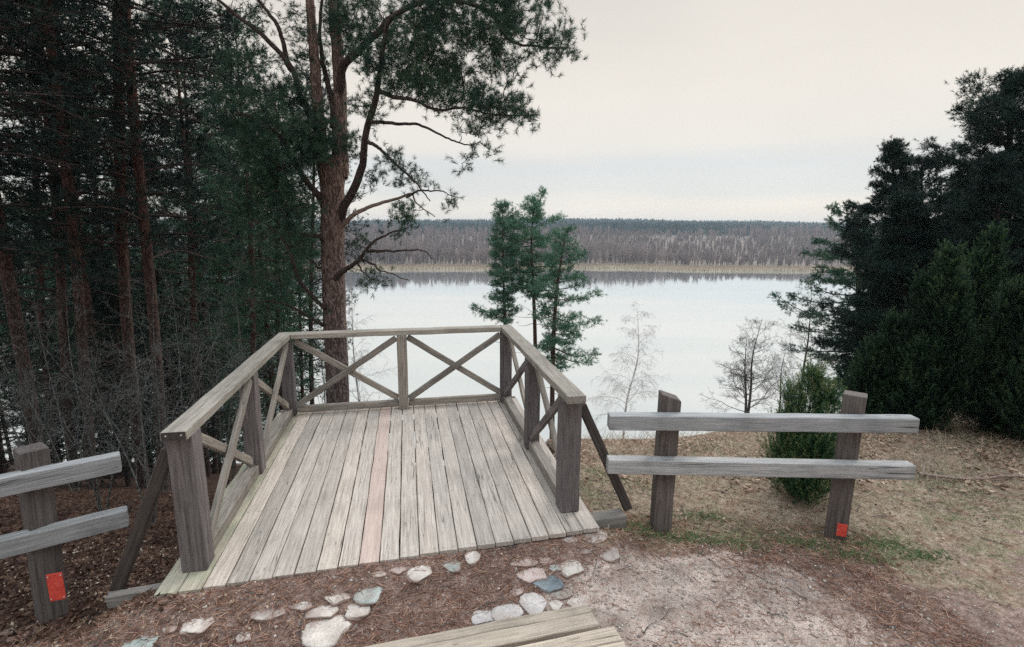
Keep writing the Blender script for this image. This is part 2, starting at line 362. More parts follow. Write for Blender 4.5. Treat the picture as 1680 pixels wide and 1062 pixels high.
def axis(lo, hi, d0, c0, c1, grow):
    a = list(np.arange(c0, c1 + 1e-6, d0)); d = d0
    while a[-1] < hi: d *= grow; a.append(a[-1] + d)
    d = d0; pre = []
    x = c0
    while x > lo: d *= grow; x -= d; pre.append(x)
    return np.array(pre[::-1] + a)
def grid(xs, ys, zf):
    X, Y = np.meshgrid(xs, ys); Z = zf(X, Y)
    V = np.stack([X, Y, Z], -1).reshape(-1, 3)
    nx, ny = len(xs), len(ys)
    i = (np.arange(ny - 1)[:, None] * nx + np.arange(nx - 1)[None])
    q = np.stack([i, i + 1, i + nx + 1, i + nx], -1).reshape(-1, 4)
    return V, q
def ground_material():
    m, nt, b = newmat('forest_ground')
    at = nt.nodes.new('ShaderNodeAttribute'); at.attribute_name = 'zone'
    sp = nt.nodes.new('ShaderNodeSeparateColor'); nt.links.new(at.outputs['Color'], sp.inputs[0])
    v = coords(nt)
    n1 = noise(nt, v, 14, 8, 0.72); n2 = noise(nt, v, 70, 5, 0.75); n3 = noise(nt, v, 3.0, 5, 0.6)
    vs = nd(nt, 'ShaderNodeTexVoronoi', Scale=95.0); nt.links.new(v, vs.inputs['Vector'])
    duff = ramp(nt, n1, [(0.28, (0.085, 0.056, 0.047)), (0.48, (0.22, 0.150, 0.125)), (0.7, (0.40, 0.30, 0.255))])
    grav = ramp(nt, n1, [(0.25, (0.36, 0.275, 0.235)), (0.5, (0.52, 0.425, 0.372)), (0.75, (0.61, 0.525, 0.465))])
    grav = mix(nt, ramp(nt, n3, [(0.42, g3(0)), (0.62, g3(0.55))]), grav, (0.22, 0.145, 0.115))
    gras = ramp(nt, n1, [(0.28, (0.11, 0.085, 0.06)), (0.48, (0.29, 0.23, 0.17)), (0.7, (0.47, 0.39, 0.30))])
    gras = mix(nt, ramp(nt, n3, [(0.5, g3(0)), (0.64, g3(0.5))]), gras, (0.12, 0.155, 0.065))
    leaf = ramp(nt, n1, [(0.3, (0.016, 0.010, 0.009)), (0.5, (0.05, 0.028, 0.022)), (0.72, (0.12, 0.07, 0.052))])
    peb = ramp(nt, vs.outputs['Color'], [(0.55, g3(0)), (0.62, g3(1))])
    pm = math_(nt, 'MULTIPLY', peb, ramp(nt, vs.outputs['Distance'], [(0.25, g3(0.8)), (0.42, g3(0))]))
    n4 = noise(nt, v, 1.6, 6, 0.65); n5 = noise(nt, v, 6.5, 6, 0.7)
    def broken(o, k, sc, lo_=.36, hi_=.62):
        nz = noise(nt, v, sc, 7, 0.72)
        return ramp(nt, math_(nt, 'ADD', o, math_(nt, 'MULTIPLY', math_(nt, 'SUBTRACT', nz, 0.5), k)), [(lo_, g3(0)), (hi_, g3(1))])
    zg, zs_, zl = broken(sp.outputs[0], 1.5, 5.0), broken(sp.outputs[1], 1.3, 6.0), broken(sp.outputs[2], 0.9, 5.0)
    c = duff
    c = mix(nt, zg, c, grav)
    c = mix(nt, math_(nt, 'MULTIPLY', pm, 0.75), c, mix(nt, vs.outputs['Color'], (0.30, 0.25, 0.23), (0.62, 0.57, 0.52)))
    c = mix(nt, zs_, c, gras)
    c = mix(nt, math_(nt, 'MULTIPLY', zs_, ramp(nt, n5, [(0.5, g3(0)), (0.62, g3(0.8))])), c, (0.20, 0.115, 0.085))
    c = mix(nt, zl, c, leaf)
    c = mix(nt, 0.8, c, ramp(nt, n4, [(0.32, g3(0.62)), (0.5, g3(1.0)), (0.68, g3(1.22))]), 'MULTIPLY')
    c = mix(nt, 0.55, c, ramp(nt, n5, [(0.3, g3(0.5)), (0.5, g3(1.0)), (0.72, g3(1.3))]), 'MULTIPLY')
    c = mix(nt, 0.75, c, ramp(nt, n2, [(0.3, g3(0.45)), (0.5, g3(1.0)), (0.7, g3(1.45))]), 'MULTIPLY')
    nt.links.new(c, b.inputs['Base Color']); b.inputs['Roughness'].default_value = 0.95
    b.inputs['Specular IOR Level'].default_value = 0.1
    bump(nt, b, math_(nt, 'ADD', n1, math_(nt, 'MULTIPLY', n2, 0.5)), 0.9, 0.03)
    return m
xs = axis(-95, 95, 0.035, -4.5, 5.0, 1.12); ys = axis(-12, 66, 0.035, 1.8, 7.5, 1.10)
V, q = grid(xs, ys, ground_z)
mb = MB(); mb.add(V, q=q); me = mb.mesh('forest_ground', True)
gr, gs, lf = zones(V[:, 0], V[:, 1])
ca = me.color_attributes.new('zone', 'FLOAT_COLOR', 'POINT')
ca.data.foreach_set('color', np.stack([gr, gs, lf, np.ones_like(gr)], -1).astype(np.float32).ravel())
tag(link('ground', me, ground_material()), kind='structure')

# lake
def water_mat():
    m, nt, b = newmat('calm_lake_water')
    b.inputs['Base Color'].default_value = (0.93, 0.95, 0.95, 1)
    b.inputs['Metallic'].default_value = 0.88
    v = coords(nt, (0.25, 1.0, 1))
    n = noise(nt, v, 0.35, 4, 0.5); n2 = noise(nt, coords(nt, (0.01, 0.05, 1)), 1.0, 3)
    b.inputs['Roughness'].default_value = 0.03
    bump(nt, b, n, 0.05, 0.05)
    c = ramp(nt, n2, [(0.35, (0.79, 0.875, 0.905)), (0.65, (0.89, 0.93, 0.94))])
    nt.links.new(c, b.inputs['Base Color'])
    return m
mb = MB(); mb.add([(-900, 40, LAKE), (900, 40, LAKE), (900, 400, LAKE), (-900, 400, LAKE)], q=[[0, 1, 2, 3]])
tag(link('lake', mb.mesh('lake'), water_mat()), kind='structure')

# the far side: shore, rising land
SH = 352.0
def shore_y(x): return SH + 10 * np.sin(x * 0.011 + 0.6) + 5 * np.sin(x * 0.031) - 0.03 * x + 2 * np.sin(x * 0.09)
def far_z(x, y):
    s = y - shore_y(x) - 8
    z = LAKE - 0.4 + 0.9 * sstep(-18, -6, s) + 2 * sstep(0, 40, s) + 15 * sstep(40, 300, s) + 13 * sstep(260, 900, s) + 4 * sstep(500, 1500, s) * np.sin(x * 0.0035 + 1.0)
    return z + 1.2 * np.sin(x * 0.013) * np.cos(y * 0.011) * sstep(30, 120, s)
def far_mat():
    m, nt, b = newmat('far_land')
    n = noise(nt, coords(nt), 0.05, 6)
    c = ramp(nt, n, [(0.35, (0.10, 0.08, 0.065)), (0.6, (0.20, 0.155, 0.125))])
    nt.links.new(c, b.inputs['Base Color']); b.inputs['Roughness'].default_value = 1
    return m
V, q = grid(np.linspace(-1400, 1400, 141), np.concatenate([np.arange(320, 480, 4), np.arange(480, 1500, 30)]), far_z)
mb = MB(); mb.add(V, q=q); tag(link('far_hills', mb.mesh('far_hills', True), far_mat()), kind='structure')

# reed belt
N = 42000; x = rng.uniform(-430, 430, N); y = shore_y(x) + rng.uniform(-10, 7, N) + 2.5 * np.sin(x * 0.023 + 2)
z = np.maximum(far_z(x, y), LAKE) - 0.1
h = rng.uniform(1.5, 2.6, N); w = rng.uniform(0.25, 0.5, N); ln = rng.normal(0, 0.25, (N, 2))
b = np.stack([x, y, z], 1); a = rng.random(N) * 2 * np.pi
sd = np.stack([np.cos(a), np.sin(a) * 0.5, 0 * a], 1) * w[:, None]
tip = b + np.stack([ln[:, 0], ln[:, 1], h], 1)
mb = MB(); mb.add(np.stack([b - sd, b + sd, tip], 1).reshape(-1, 3), t=np.arange(N * 3).reshape(-1, 3), a=np.repeat(np.clip(rng.normal(.5, .22, N), 0, 1), 3))
tag(link('reed_belt', mb.mesh('reed_belt'), M['reed']), 'pale straw coloured reed belt along the far shore', 'reeds', kind='stuff')

# far bare wood: fans of fine upright twigs on pale stems
def far_wood():
    mb = MB(); N = 8500; K = 40
    s = rng.random(N) ** 1.4 * 270
    x = rng.uniform(-470, 470, N) * (1 + s / 400); y = shore_y(x) + 9 + s
    z = far_z(x, y)
    H = (rng.uniform(10, 17, N) + 3.5 * sstep(35, 0, s)) * (0.80 + 0.35 * np.sin(x * 0.02 + 1.3) * np.sin(x * 0.007) + 0.12 * sstep(10, 80, s)); wd = H * rng.uniform(0.18, 0.34, N)
    c = np.stack([x, y, z], 1)
    tint = np.clip(0.42 + 0.16 * np.sin(x * 0.05) * np.sin(y * 0.08) + rng.normal(0, 0.13, N), 0, 1)
    u = rng.random((N, K)); a = rng.random((N, K)) * 2 * np.pi
    b0 = c[:, None] + np.stack([0 * u, 0 * u, H[:, None] * (0.08 + 0.45 * u)], -1)
    rad = wd[:, None] * np.sqrt(rng.random((N, K))) * (1.0 - 0.5 * u)
    tip = c[:, None] + np.stack([rad * np.cos(a), rad * np.sin(a), H[:, None] * (0.42 + 0.58 * np.maximum(u, rng.random((N, K))))], -1)
    wv = np.stack([np.cos(a + 1.3), np.sin(a + 1.3) * 0.3, 0 * a], -1) * (0.10 + 0.14 * rng.random((N, K, 1)))
    v = np.stack([b0 - wv, b0 + wv, tip], 2)
    mb.add(v.reshape(-1, 3), t=np.arange(N * K * 3).reshape(-1, 3), a=np.repeat(np.clip(tint[:, None] + rng.normal(0, .1, (N, K)), 0, 1).ravel(), 3))
    # stems, a few of them pale birches
    pale = rng.random(N) < 0.09
    r = np.where(pale, 0.22, 0.14); off = np.stack([r, 0 * r, 0 * r], 1); t2 = c + np.stack([rng.normal(0, .4, N), 0 * r, H * 0.92], 1)
    mb.add(np.stack([c - off, c + off, t2], 1).reshape(-1, 3), t=np.arange(N * 3).reshape(-1, 3), a=np.repeat(np.where(pale, 1.0, tint * 0.6), 3))
    return mb.mesh('far_bare_wood')
tag(link('far_bare_wood', far_wood(), M['fardec']), 'brown grey leafless wood lining the far shore of the lake', 'woods', kind='stuff')
def far_firs():
    mb = MB(); N = 16000; K = 12
    s = 265 + rng.random(N) ** 1.1 * 800
    x = rng.uniform(-1, 1, N) * (420 + s); y = SH + 16 + s
    z = far_z(x, y); H = rng.uniform(8, 11.5, N) * (1 + .3 * np.sin(x * .0043 + 1.1) + .16 * np.sin(x * .05 + y * .02) * np.sin(x * .017) + .12 * np.sin(x * .021) * np.sin(x * .0067 + 2)); wd = H * rng.uniform(0.2, 0.34, N)
    c = np.stack([x, y, z], 1); u = np.linspace(0.1, 0.95, K)[None] + rng.normal(0, .03, (N, K)); a = rng.random((N, K)) * 2 * np.pi
    rad = wd[:, None] * np.sqrt(np.clip(1.03 - u, 0, 1))
    ax = c[:, None] + np.stack([0 * u, 0 * u, H[:, None] * (u + 0.12)], -1)
    ax2 = c[:, None] + np.stack([0 * u, 0 * u, H[:, None] * (u - 0.12)], -1)
    tip = c[:, None] + np.stack([rad * np.cos(a) * 1.5, rad * np.sin(a), H[:, None] * (u - 0.03)], -1)
    mb.add(np.stack([ax, ax2, tip], 2).reshape(-1, 3), t=np.arange(N * K * 3).reshape(-1, 3), a=np.repeat(np.clip(rng.normal(.5, .2, N), 0, 1), K * 3))
    return mb.mesh('far_conifer_wood')
tag(link('far_conifer_wood', far_firs(), M['farfir']), 'dark blue green conifer wood on the ridge beyond the lake', 'woods', kind='stuff')

# ------------------------------------------------------------------ timber
def beam_mesh(L, w, h, ch=0.006, seg=8, jit=0.0015, top=None):
    """timber along local x, centred on its axis; w = local y, h = local z"""
    c = min(ch, w / 4, h / 4)
    prof = np.array([(-w / 2 + c, -h / 2), (w / 2 - c, -h / 2), (w / 2, -h / 2 + c), (w / 2, h / 2 - c), (w / 2 - c, h / 2), (-w / 2 + c, h / 2), (-w / 2, h / 2 - c), (-w / 2, -h / 2 + c)])
    xs_ = np.linspace(-L / 2, L / 2, seg + 1); vs = []; fs = []
    xs_ = np.concatenate([[xs_[0], xs_[0] + c], xs_[1:-1], [xs_[-1] - c, xs_[-1]]])
    for i, x_ in enumerate(xs_):
        k = 1 - (2 * c / max(w, h) if i in (0, len(xs_) - 1) else 0)
        o = rng.normal(0, jit, 2) if 1 < i < len(xs_) - 2 else np.zeros(2)
        for p in prof: vs.append((x_, p[0] * k + o[0], p[1] * k + o[1]))
    for i in range(len(xs_) - 1):
        for j in range(8):
            fs.append((i * 8 + j, (i + 1) * 8 + j, (i + 1) * 8 + (j + 1) % 8, i * 8 + (j + 1) % 8))
    fs.append(tuple(range(8))); n = (len(xs_) - 1) * 8; fs.append(tuple(n + j for j in reversed(range(8))))
    me = bpy.data.meshes.new('timber'); me.from_pydata(vs, [], [tuple(reversed(f)) for f in fs]); me.update()
    return me
def place(o, p0, p1, upv, base):
    x_ = Vector(p1) - Vector(p0); x_.normalize(); y_ = Vector(upv).cross(x_).normalized(); z_ = x_.cross(y_)
    c = (Vector(p0) + Vector(p1)) / 2 - Vector(base)
    o.matrix_local = Matrix(((x_.x, y_.x, z_.x, c.x), (x_.y, y_.y, z_.y, c.y), (x_.z, y_.z, z_.z, c.z), (0, 0, 0, 1)))
def timber(name, p0, p1, w, h, mat, parent, upv=(0, 0, 1), base=None, **kw):
    me = beam_mesh(float(np.linalg.norm(np.asarray(p1) - np.asarray(p0))), w, h, **kw)
    o = link(name, me, mat, parent); place(o, p0, p1, upv, parent.location if base is None else base)
    return o
def screw(parent, x, y, z, axis_, r=0.006):
    """a screw head, child of a timber, in the timber's own frame"""
    bm = bmesh.new(); bmesh.ops.create_cone(bm, cap_ends=True, segments=10, radius1=r, radius2=r * 0.7, depth=0.004)
    me = bpy.data.meshes.new('screw'); bm.to_mesh(me); bm.free()
    o = link('screw', me, M['screw'], parent); o.location = (x, y, z)
    o.rotation_euler = {'x-': (0, -math.pi / 2, 0), 'x+': (0, math.pi / 2, 0), 'y-': (math.pi / 2, 0, 0), 'z': (0, 0, 0)}[axis_]
    return o

# ------------------------------------------------------------------ viewing platform
W, LP, FR, PWD = 2.61, 3.04, 0.243, 0.16
base = plat(1.3, 1.5, 0); base[2] = -0.1
plt_ = thing('viewing_platform', 'weathered grey timber viewing platform with cross braced railing above the lake', 'platform', base)
DU = np.array([cy_, sy_, 0]); DV = np.array([-sy_, cy_, 0])
u0, u1 = -0.255, W + 0.25; nb = 22; pitch_ = (u1 - u0) / nb
for i in range(nb):
    uc = u0 + (i + 0.5) * pitch_
    vf = -0.2035 + (0.197) * (uc - u0) / (u1 - u0) + rng.normal(0, 0.0025)
    vb = LP + 0.2 + rng.normal(0, 0.01)
    mat = M['deck_red'] if i == 9 else (M['deck_green'] if i < 2 else M['deck'])
    o = timber('deck_board', plat(uc, vf, -0.018 + rng.normal(0, 0.0012)), plat(uc + rng.normal(0, .001), vb, -0.018 + rng.normal(0, 0.0012)), pitch_ - 0.0055 - rng.random() * 0.003, 0.036, mat, plt_, seg=14, ch=0.004)
    if i == 9: o['label'] = 'reddish deck board'
    elif i < 2: o['label'] = 'green mossy deck board'
# joists and edge beams below
for v_, h_ in ((0.16, 0.11), (1.0, 0.14), (1.85, 0.14), (2.75, 0.14)):
    timber('joist', plat(u0 + 0.03, v_ - (0.16 if v_ < 0.5 else 0), -0.038 - h_ / 2), plat(u1 - 0.02, v_, -0.038 - h_ / 2), 0.07, h_, M['dark'], plt_)
timber('edge_beam', plat(u0 + 0.02, LP + 0.215, -0.06), plat(u1 - 0.02, LP + 0.215, -0.06), 0.03, 0.16, M['brace'], plt_)
for u_ in (0.0, 1.3, 2.6):
    for v_ in (1.85, 2.75):
        b_ = plat(u_, v_ + .09, 0); g_ = float(ground_z(b_[0], b_[1]))
        timber('support_post', (b_[0], b_[1], g_ - 0.2), plat(u_, v_ + .09, -0.19), 0.12, 0.12, M['dark'], plt_, upv=DV)
HT = 1.05; RT = 0.064
def post(u_, v_, wu, wv, mat='post', top=HT - RT + 0.001):
    c0 = plat(u_ + wu / 2, v_ + wv / 2, 0.001); c1 = plat(u_ + wu / 2, v_ + wv / 2, top)
    return timber('post', c0, c1, wu, wv, M[mat], plt_, upv=DV, seg=5)
post(-PWD, 0, PWD, PWD); post(W, FR, PWD, PWD)                # front pair
post(-PWD + .02, 1.46, PWD - .02, .14); post(W, 1.52, PWD - .02, .14)   # side middles
post(-PWD + .02, LP, PWD - .02, .14); post(W, LP, PWD - .02, .14)       # back corners
post(1.263, LP, 0.125, 0.125, 'brace')                       # back middle
# handrail
hw = 0.157; hc = HT - RT / 2
def screws(o, s): pass
lr = timber('handrail', plat(-hw / 2, -0.071, hc), plat(-hw / 2, LP + hw, hc), hw, RT, M['rail_top'], plt_, seg=14)
lr.data.materials.append(M['dark'])
for p_ in lr.data.polygons:
    if len(p_.vertices) == 8: p_.material_index = 1
L_l = (LP + hw + 0.071)
screw(lr, -L_l / 2 - 0.002, -0.045, 0.005, 'x-'); screw(lr, -L_l / 2 - 0.002, 0.045, 0.005, 'x-')
timber('handrail', plat(W + hw / 2, 0.137, hc), plat(W + hw / 2, LP + hw, hc), hw, RT, M['rail_top'], plt_, seg=14)
timber('handrail', plat(0.001, LP + hw / 2, hc), plat(W - 0.001, LP + hw / 2, hc), hw, RT, M['rail_top'], plt_, seg=14)
# toe beams
timber('bottom_rail', plat(-0.085, PWD + 0.002, 0.05), plat(-0.085, LP - 0.002, 0.05), 0.11, 0.10, M['brace'], plt_)
timber('bottom_rail', plat(W + 0.075, FR + PWD + 0.002, 0.05), plat(W + 0.075, LP - 0.002, 0.05), 0.10, 0.10, M['brace'], plt_)
timber('bottom_rail', plat(0.022, LP + 0.07, 0.075), plat(1.261, LP + 0.07, 0.075), 0.06, 0.085, M['brace'], plt_)
timber('bottom_rail', plat(1.39, LP + 0.07, 0.075), plat(W - 0.002, LP + 0.07, 0.075), 0.06, 0.085, M['brace'], plt_)
# diagonal braces, two to a bay
lo, hi = 0.14, HT - RT - 0.04
def bay(a0, a1, fix, side, mats=('brace', 'brace')):
    for k, (z0, z1, off) in enumerate(((lo, hi, 0.022), (hi, lo, -0.026))):
        if side == 'u': p0, p1 = plat(fix + off, a0, z0), plat(fix + off, a1, z1); n_ = DU
        else: p0, p1 = plat(a0, fix - off, z0), plat(a1, fix - off, z1); n_ = DV
        timber('brace', p0, p1, 0.075, 0.042, M[mats[k]], plt_, upv=n_)
bay(PWD + 0.01, 1.45, -0.06, 'u'); bay(1.61, LP - 0.01, -0.06, 'u')
bay(FR + PWD + .01, 1.51, W + 0.075, 'u', ('brace', 'post')); bay(1.67, LP - .01, W + 0.075, 'u', ('brace', 'post'))
bay(0.03, 1.255, LP + 0.06, 'v'); bay(1.395, W - 0.01, LP + 0.06, 'v')
# outward stays and the ground beams they stand on
timber('stay', plat(-PWD - 0.03, 0.12, 0.86), atz(193, 965, -0.07), 0.085, 0.06, M['dark'], plt_, upv=DV)
timber('stay', plat(W + PWD + 0.03, FR + 0.10, 0.90), atz(1030, 835, 0.05), 0.075, 0.05, M['dark'], plt_, upv=DV)
timber('ground_beam', plat(u0 - 0.42, 0.10, -0.205), plat(u0 - 0.004, 0.06, -0.15), 0.07, 0.09, M['beam'], plt_)
timber('ground_beam', plat(u1 + 0.004, 0.20, -0.085), plat(u1 + 0.30, 0.22, -0.085), 0.13, 0.11, M['beam'], plt_)

# ------------------------------------------------------------------ fences
def fence_post(t, x_, y_, zt, w, ang, lean=(0, 0), mat='fencepost', chop=0.0):
    g_ = float(ground_z(x_, y_))
    o = timber('post', (x_, y_, g_ - 0.15), (x_ + lean[0], y_ + lean[1], zt), w, w * 0.95, M[mat], t, upv=(math.sin(ang), math.cos(ang), 0), seg=6)
    if chop:     # one corner of the top sawn away
        me = o.data; L = max(v.co.x for v in me.vertices)
        for v in me.vertices:
            if v.co.x > L - 0.03 and v.co.y > 0: v.co.x -= chop * (v.co.y / (w / 2))
    return o
tR = thing('rail_fence', 'two rail fence of thick silvery beams standing right of the platform', 'fence', (2.0, 4.12, -0.09))
fence_post(tR, 1.285, 4.14, 1.105, 0.155, 0.05, (0.02, 0.01), chop=0.05)
p2 = fence_post(tR, 2.80, 4.13, 1.10, 0.165, 0.62, (0.035, 0.02))
for (a, b_) in (((1000, 695), (1509, 700)), ((998, 767), (1503, 777))):
    q0, q1 = aty(*a, 3.965), aty(*b_, 3.93)
    off = np.array([0, 0.055, 0])
    timber('rail', q0 + off, q1 + off, 0.105, 0.122, M['fence'], tR, seg=16, jit=0.0009)
def plate(t, c, w, h, ang, lean=0.0, screws_=4, par=None):
    c0 = np.array(c) - np.array([0, 0, h / 2]); c1 = np.array(c) + np.array([lean, 0, h / 2])
    o = timber('reflector_plate', c0, c1, w, 0.008, M['red'], t, upv=(math.sin(ang), -math.cos(ang), 0), ch=0.002, jit=0.0)
    o['label'] = 'red plate'
    for sx in (-1, 1):
        for sz in ((-1, 1) if screws_ == 4 else (0,)):
            if screws_ == 1 and sx < 0: continue
            screw(o, sz * h * 0.42, sx * w * 0.4, 0.005, 'z', 0.005)
g_ = float(ground_z(2.8, 4.1))
def redwrap(px, py, d, w, h, ang, t, n): plate(t, aty(px, py, d), w, h, ang, 0, n)
redwrap(1381, 870, 4.005, 0.075, 0.11, -0.35, tR, 1)
tL = thing('rail_fence', 'short rail fence of grey beams at the dark left edge of the photo', 'fence', (-3.1, 3.15, -0.12))
dl = unit(np.array([-0.50, -0.36, 0.0])); nl = np.array([-dl[1], dl[0], 0]) * -1
fence_post(tL, -3.165, 3.185, 1.02, 0.155, 0.60, (0.03, 0.03))
for (a, za) in (((198, 761), 0.84), ((210, 851), 0.43)):
    e = atz(*a, za); e2 = atz(0, 802 if za > .6 else 904, za - 0.0)
    d_ = unit(e2 - e); s_ = np.array([d_[1], -d_[0], 0]); s_ = s_ if s_[1] > 0 else -s_
    timber('rail', e + s_ * 0.045, e + d_ * 1.7 + s_ * 0.045, 0.09, 0.125, M['fence'], tL, seg=10, jit=0.0009)
redwrap(92, 963, 3.045, 0.085, 0.19, 0.35, tL, 4)

# ------------------------------------------------------------------ stairs at the photographer's feet
st = thing('wooden_stairs', 'broad pale plank stairs coming down to the platform in the foreground', 'stairs', (0.0, 2.3, 0))
a0, a1, b0, b1 = atz(963, 990, .075), atz(977, 1025, .075), atz(590, 1062, .075), None
dx = unit(a0 - b0)
def tread(edge_end, dx, length, w1, z):
    nrm = np.array([dx[1], -dx[0], 0])                     # towards the camera
    for k, ww in enumerate(w1):
        s_ = sum(w1[:k]) + ww / 2 + k * 0.004
        e1 = edge_end + nrm * s_; e0 = e1 - dx * length
        for e in (e0, e1): e[2] = z
        timber('tread', e0, e1, ww, 0.045, M['step'], st, seg=14, ch=0.005)
tread(a0, dx, 2.0, (0.075, 0.115), 0.055)
c0 = atz(1007, 1027, .21)
tread(c0, dx, 2.0, (0.11, 0.11), 0.19)
# ------------------------------------------------------------------ stones
def stone_mesh(w, l, h, seed):
    bm = bmesh.new(); bmesh.ops.create_icosphere(bm, subdivisions=4, radius=1.0)
    r2 = np.random.default_rng(seed); off = Vector(r2.uniform(-50, 50, 3))
    k = r2.integers(4, 7); an = np.sort(r2.random(k) * 2 * np.pi + 0); dd = r2.uniform(0.62, 0.95, k)
    for v in bm.verts:
        c = v.co.copy()
        for a, d in zip(an, dd):                           # split faces make flat, angular sides
            e = c.x * math.cos(a) + c.y * math.sin(a) - d
            if e > 0: c.x -= e * math.cos(a) * 0.93; c.y -= e * math.sin(a) * 0.93
        if c.z > 0.4: c.z = 0.4 + (c.z - 0.4) * 0.22
        f = 1 + 0.13 * mnoise.noise(c * 1.7 + off) + 0.07 * mnoise.noise(c * 5 + off)
        v.co = Vector((c.x * w / 2 * f, c.y * l / 2 * f, c.z * h * f))
    for f in bm.faces: f.smooth = True
    me = bpy.data.meshes.new('stone'); bm.to_mesh(me); bm.free(); return me
stones = [  # px, py, w, h, turn, material, rise, label
 (324, 1014, 38, 26, 1.0, 'st_white', .03, 'pale narrow stone lying alone in the red needles below the left deck corner'),
 (231, 1054, 46, 18, .4, 'st_green', .03, 'flat greenish stone at the bottom edge, leftmost of all stones'),
 (443, 993, 44, 32, 1.0, 'st_grey', .012, 'dull grey stone almost buried in brown needles, left of the cobble cluster'),
 (494, 985, 28, 14, 0, 'st_grey', .02, 'small grey cobble at the left end of the left cobble cluster'),
 (527, 996, 40, 23, .2, 'st_white', .03, 'wedge shaped pale cobble above the biggest stone'),
 (551, 972, 38, 15, 0, 'st_white', .025, 'whitish ragged cobble at the top of the left cobble cluster'),
 (607, 963, 42, 26, .2, 'st_green', .035, 'smooth greenish grey cobble at the upper right of the left cluster'),
 (589, 993, 40, 26, .1, 'st_white', .035, 'square pale cobble below the greenish one in the left cluster'),
 (534, 1030, 66, 44, .4, 'st_white', .05, 'biggest pale flat stone, beside the end of the wooden stairs'),
 (620, 939, 22, 9, 0, 'st_white', .015, 'thin white pebble between the deck edge and the greenish cobble'),
 (652, 930, 26, 15, 0, 'st_pink', .015, 'low pinkish cobble close under the deck front edge'),
 (690, 934, 38, 27, .5, 'st_white', .03, 'cracked pale stone under the middle of the deck edge'),
 (401, 1043, 20, 12, 0, 'st_grey', .02, 'small grey pebble left of the biggest flat stone'),
 (281, 1022, 18, 10, 0, 'st_pink', .015, 'small dusty pink pebble left of the pale narrow stone'),
 (302, 978, 14, 9, .5, 'st_white', .012, 'tiny white pebble just below the mossy deck corner'),
 (741, 923, 32, 20, 0, 'st_green', .025, 'triangular greenish cobble next to the round white one'),
 (773, 913, 26, 19, 0, 'st_white', .03, 'round white cobble touching the deck front edge'),
 (857, 916, 42, 14, 0, 'st_pink', .02, 'long pinkish stone lying parallel to the deck edge'),
 (872, 938, 44, 28, .9, 'st_pink', .03, 'large tilted pinkish oval stone above the dark slate one'),
 (899, 954, 46, 28, .5, 'st_dark', .04, 'dark blue grey slate stone, darkest of the cobbles'),
 (893, 915, 24, 12, 0, 'st_pink', .015, 'flat pink pebble between the long pinkish stone and the bright white one'),
 (911, 927, 20, 13, 0, 'st_green', .02, 'small greenish pebble left of the bright white stone'),
 (937, 928, 34, 27, .3, 'st_white', .035, 'bright creamy white stone, brightest on the trodden patch'),
 (978, 880, 38, 20, .1, 'st_grey', .02, 'flat grey slab just below the right deck corner'),
 (937, 886, 24, 11, 0, 'st_grey', .012, 'low grey slab under the deck edge near its right corner'),
 (1001, 904, 35, 24, .6, 'st_grey', .018, 'worn grey slab, rightmost of the stones by the deck'),
 (960, 900, 22, 12, 0, 'st_grey', .012, 'little grey flat stone between the slabs by the right deck corner'),
 (919, 972, 46, 18, .2, 'st_green', .012, 'pale green grey stone buried flush below the slate stone'),
 (875, 989, 42, 31, .1, 'st_grey', .055, 'blocky grey cobble in the middle of the row behind the top stair'),
 (832, 1004, 44, 26, .1, 'st_grey', .05, 'rounded grey cobble, second from left behind the top stair'),
 (793, 1013, 38, 20, .3, 'st_grey', .04, 'pointed grey cobble, leftmost in the row behind the top stair'),
 (847, 968, 30, 18, 0, 'st_pink', .01, 'dull pink stone half covered by needles left of the slate stone'),
 (912, 993, 22, 13, 0, 'st_white', .03, 'small pale cobble right of the blocky grey one at the stairs'),
 (950, 990, 38, 16, .1, 'st_white', .03, 'pale cobble at the right end of the row behind the top stair'),
 (976, 975, 20, 8, 0, 'st_white', .015, 'white pebble right of the top stair end'),
 (1360, 874, 15, 7, 0, 'st_grey', .03, 'small grey stone at the foot of the red marked right fence post'),
]
for i, (px, py, w, h, tn, mt, rise, lab) in enumerate(stones):
    p = atz(px, py, 0.0); p[2] = float(ground_z(p[0], p[1])); p = atz(px, py, p[2] + rise * .4); gz = float(ground_z(p[0], p[1]))
    dist = float(np.linalg.norm(p - np.array([0, 0, CAMZ]))); m_per = dist / F_PX
    asp = CAMZ / dist
    o = link('stone', stone_mesh(w * m_per * 1.10, h * m_per * 1.0 / asp, max(rise * 1.2, 0.02), 100 + i), M[mt])
    o.location = (p[0], p[1], gz - 0.006); o.rotation_euler = (0, 0, tn)
    tag(o, lab, 'stone', 'stones set in the ground before the platform' if i < 35 else None)

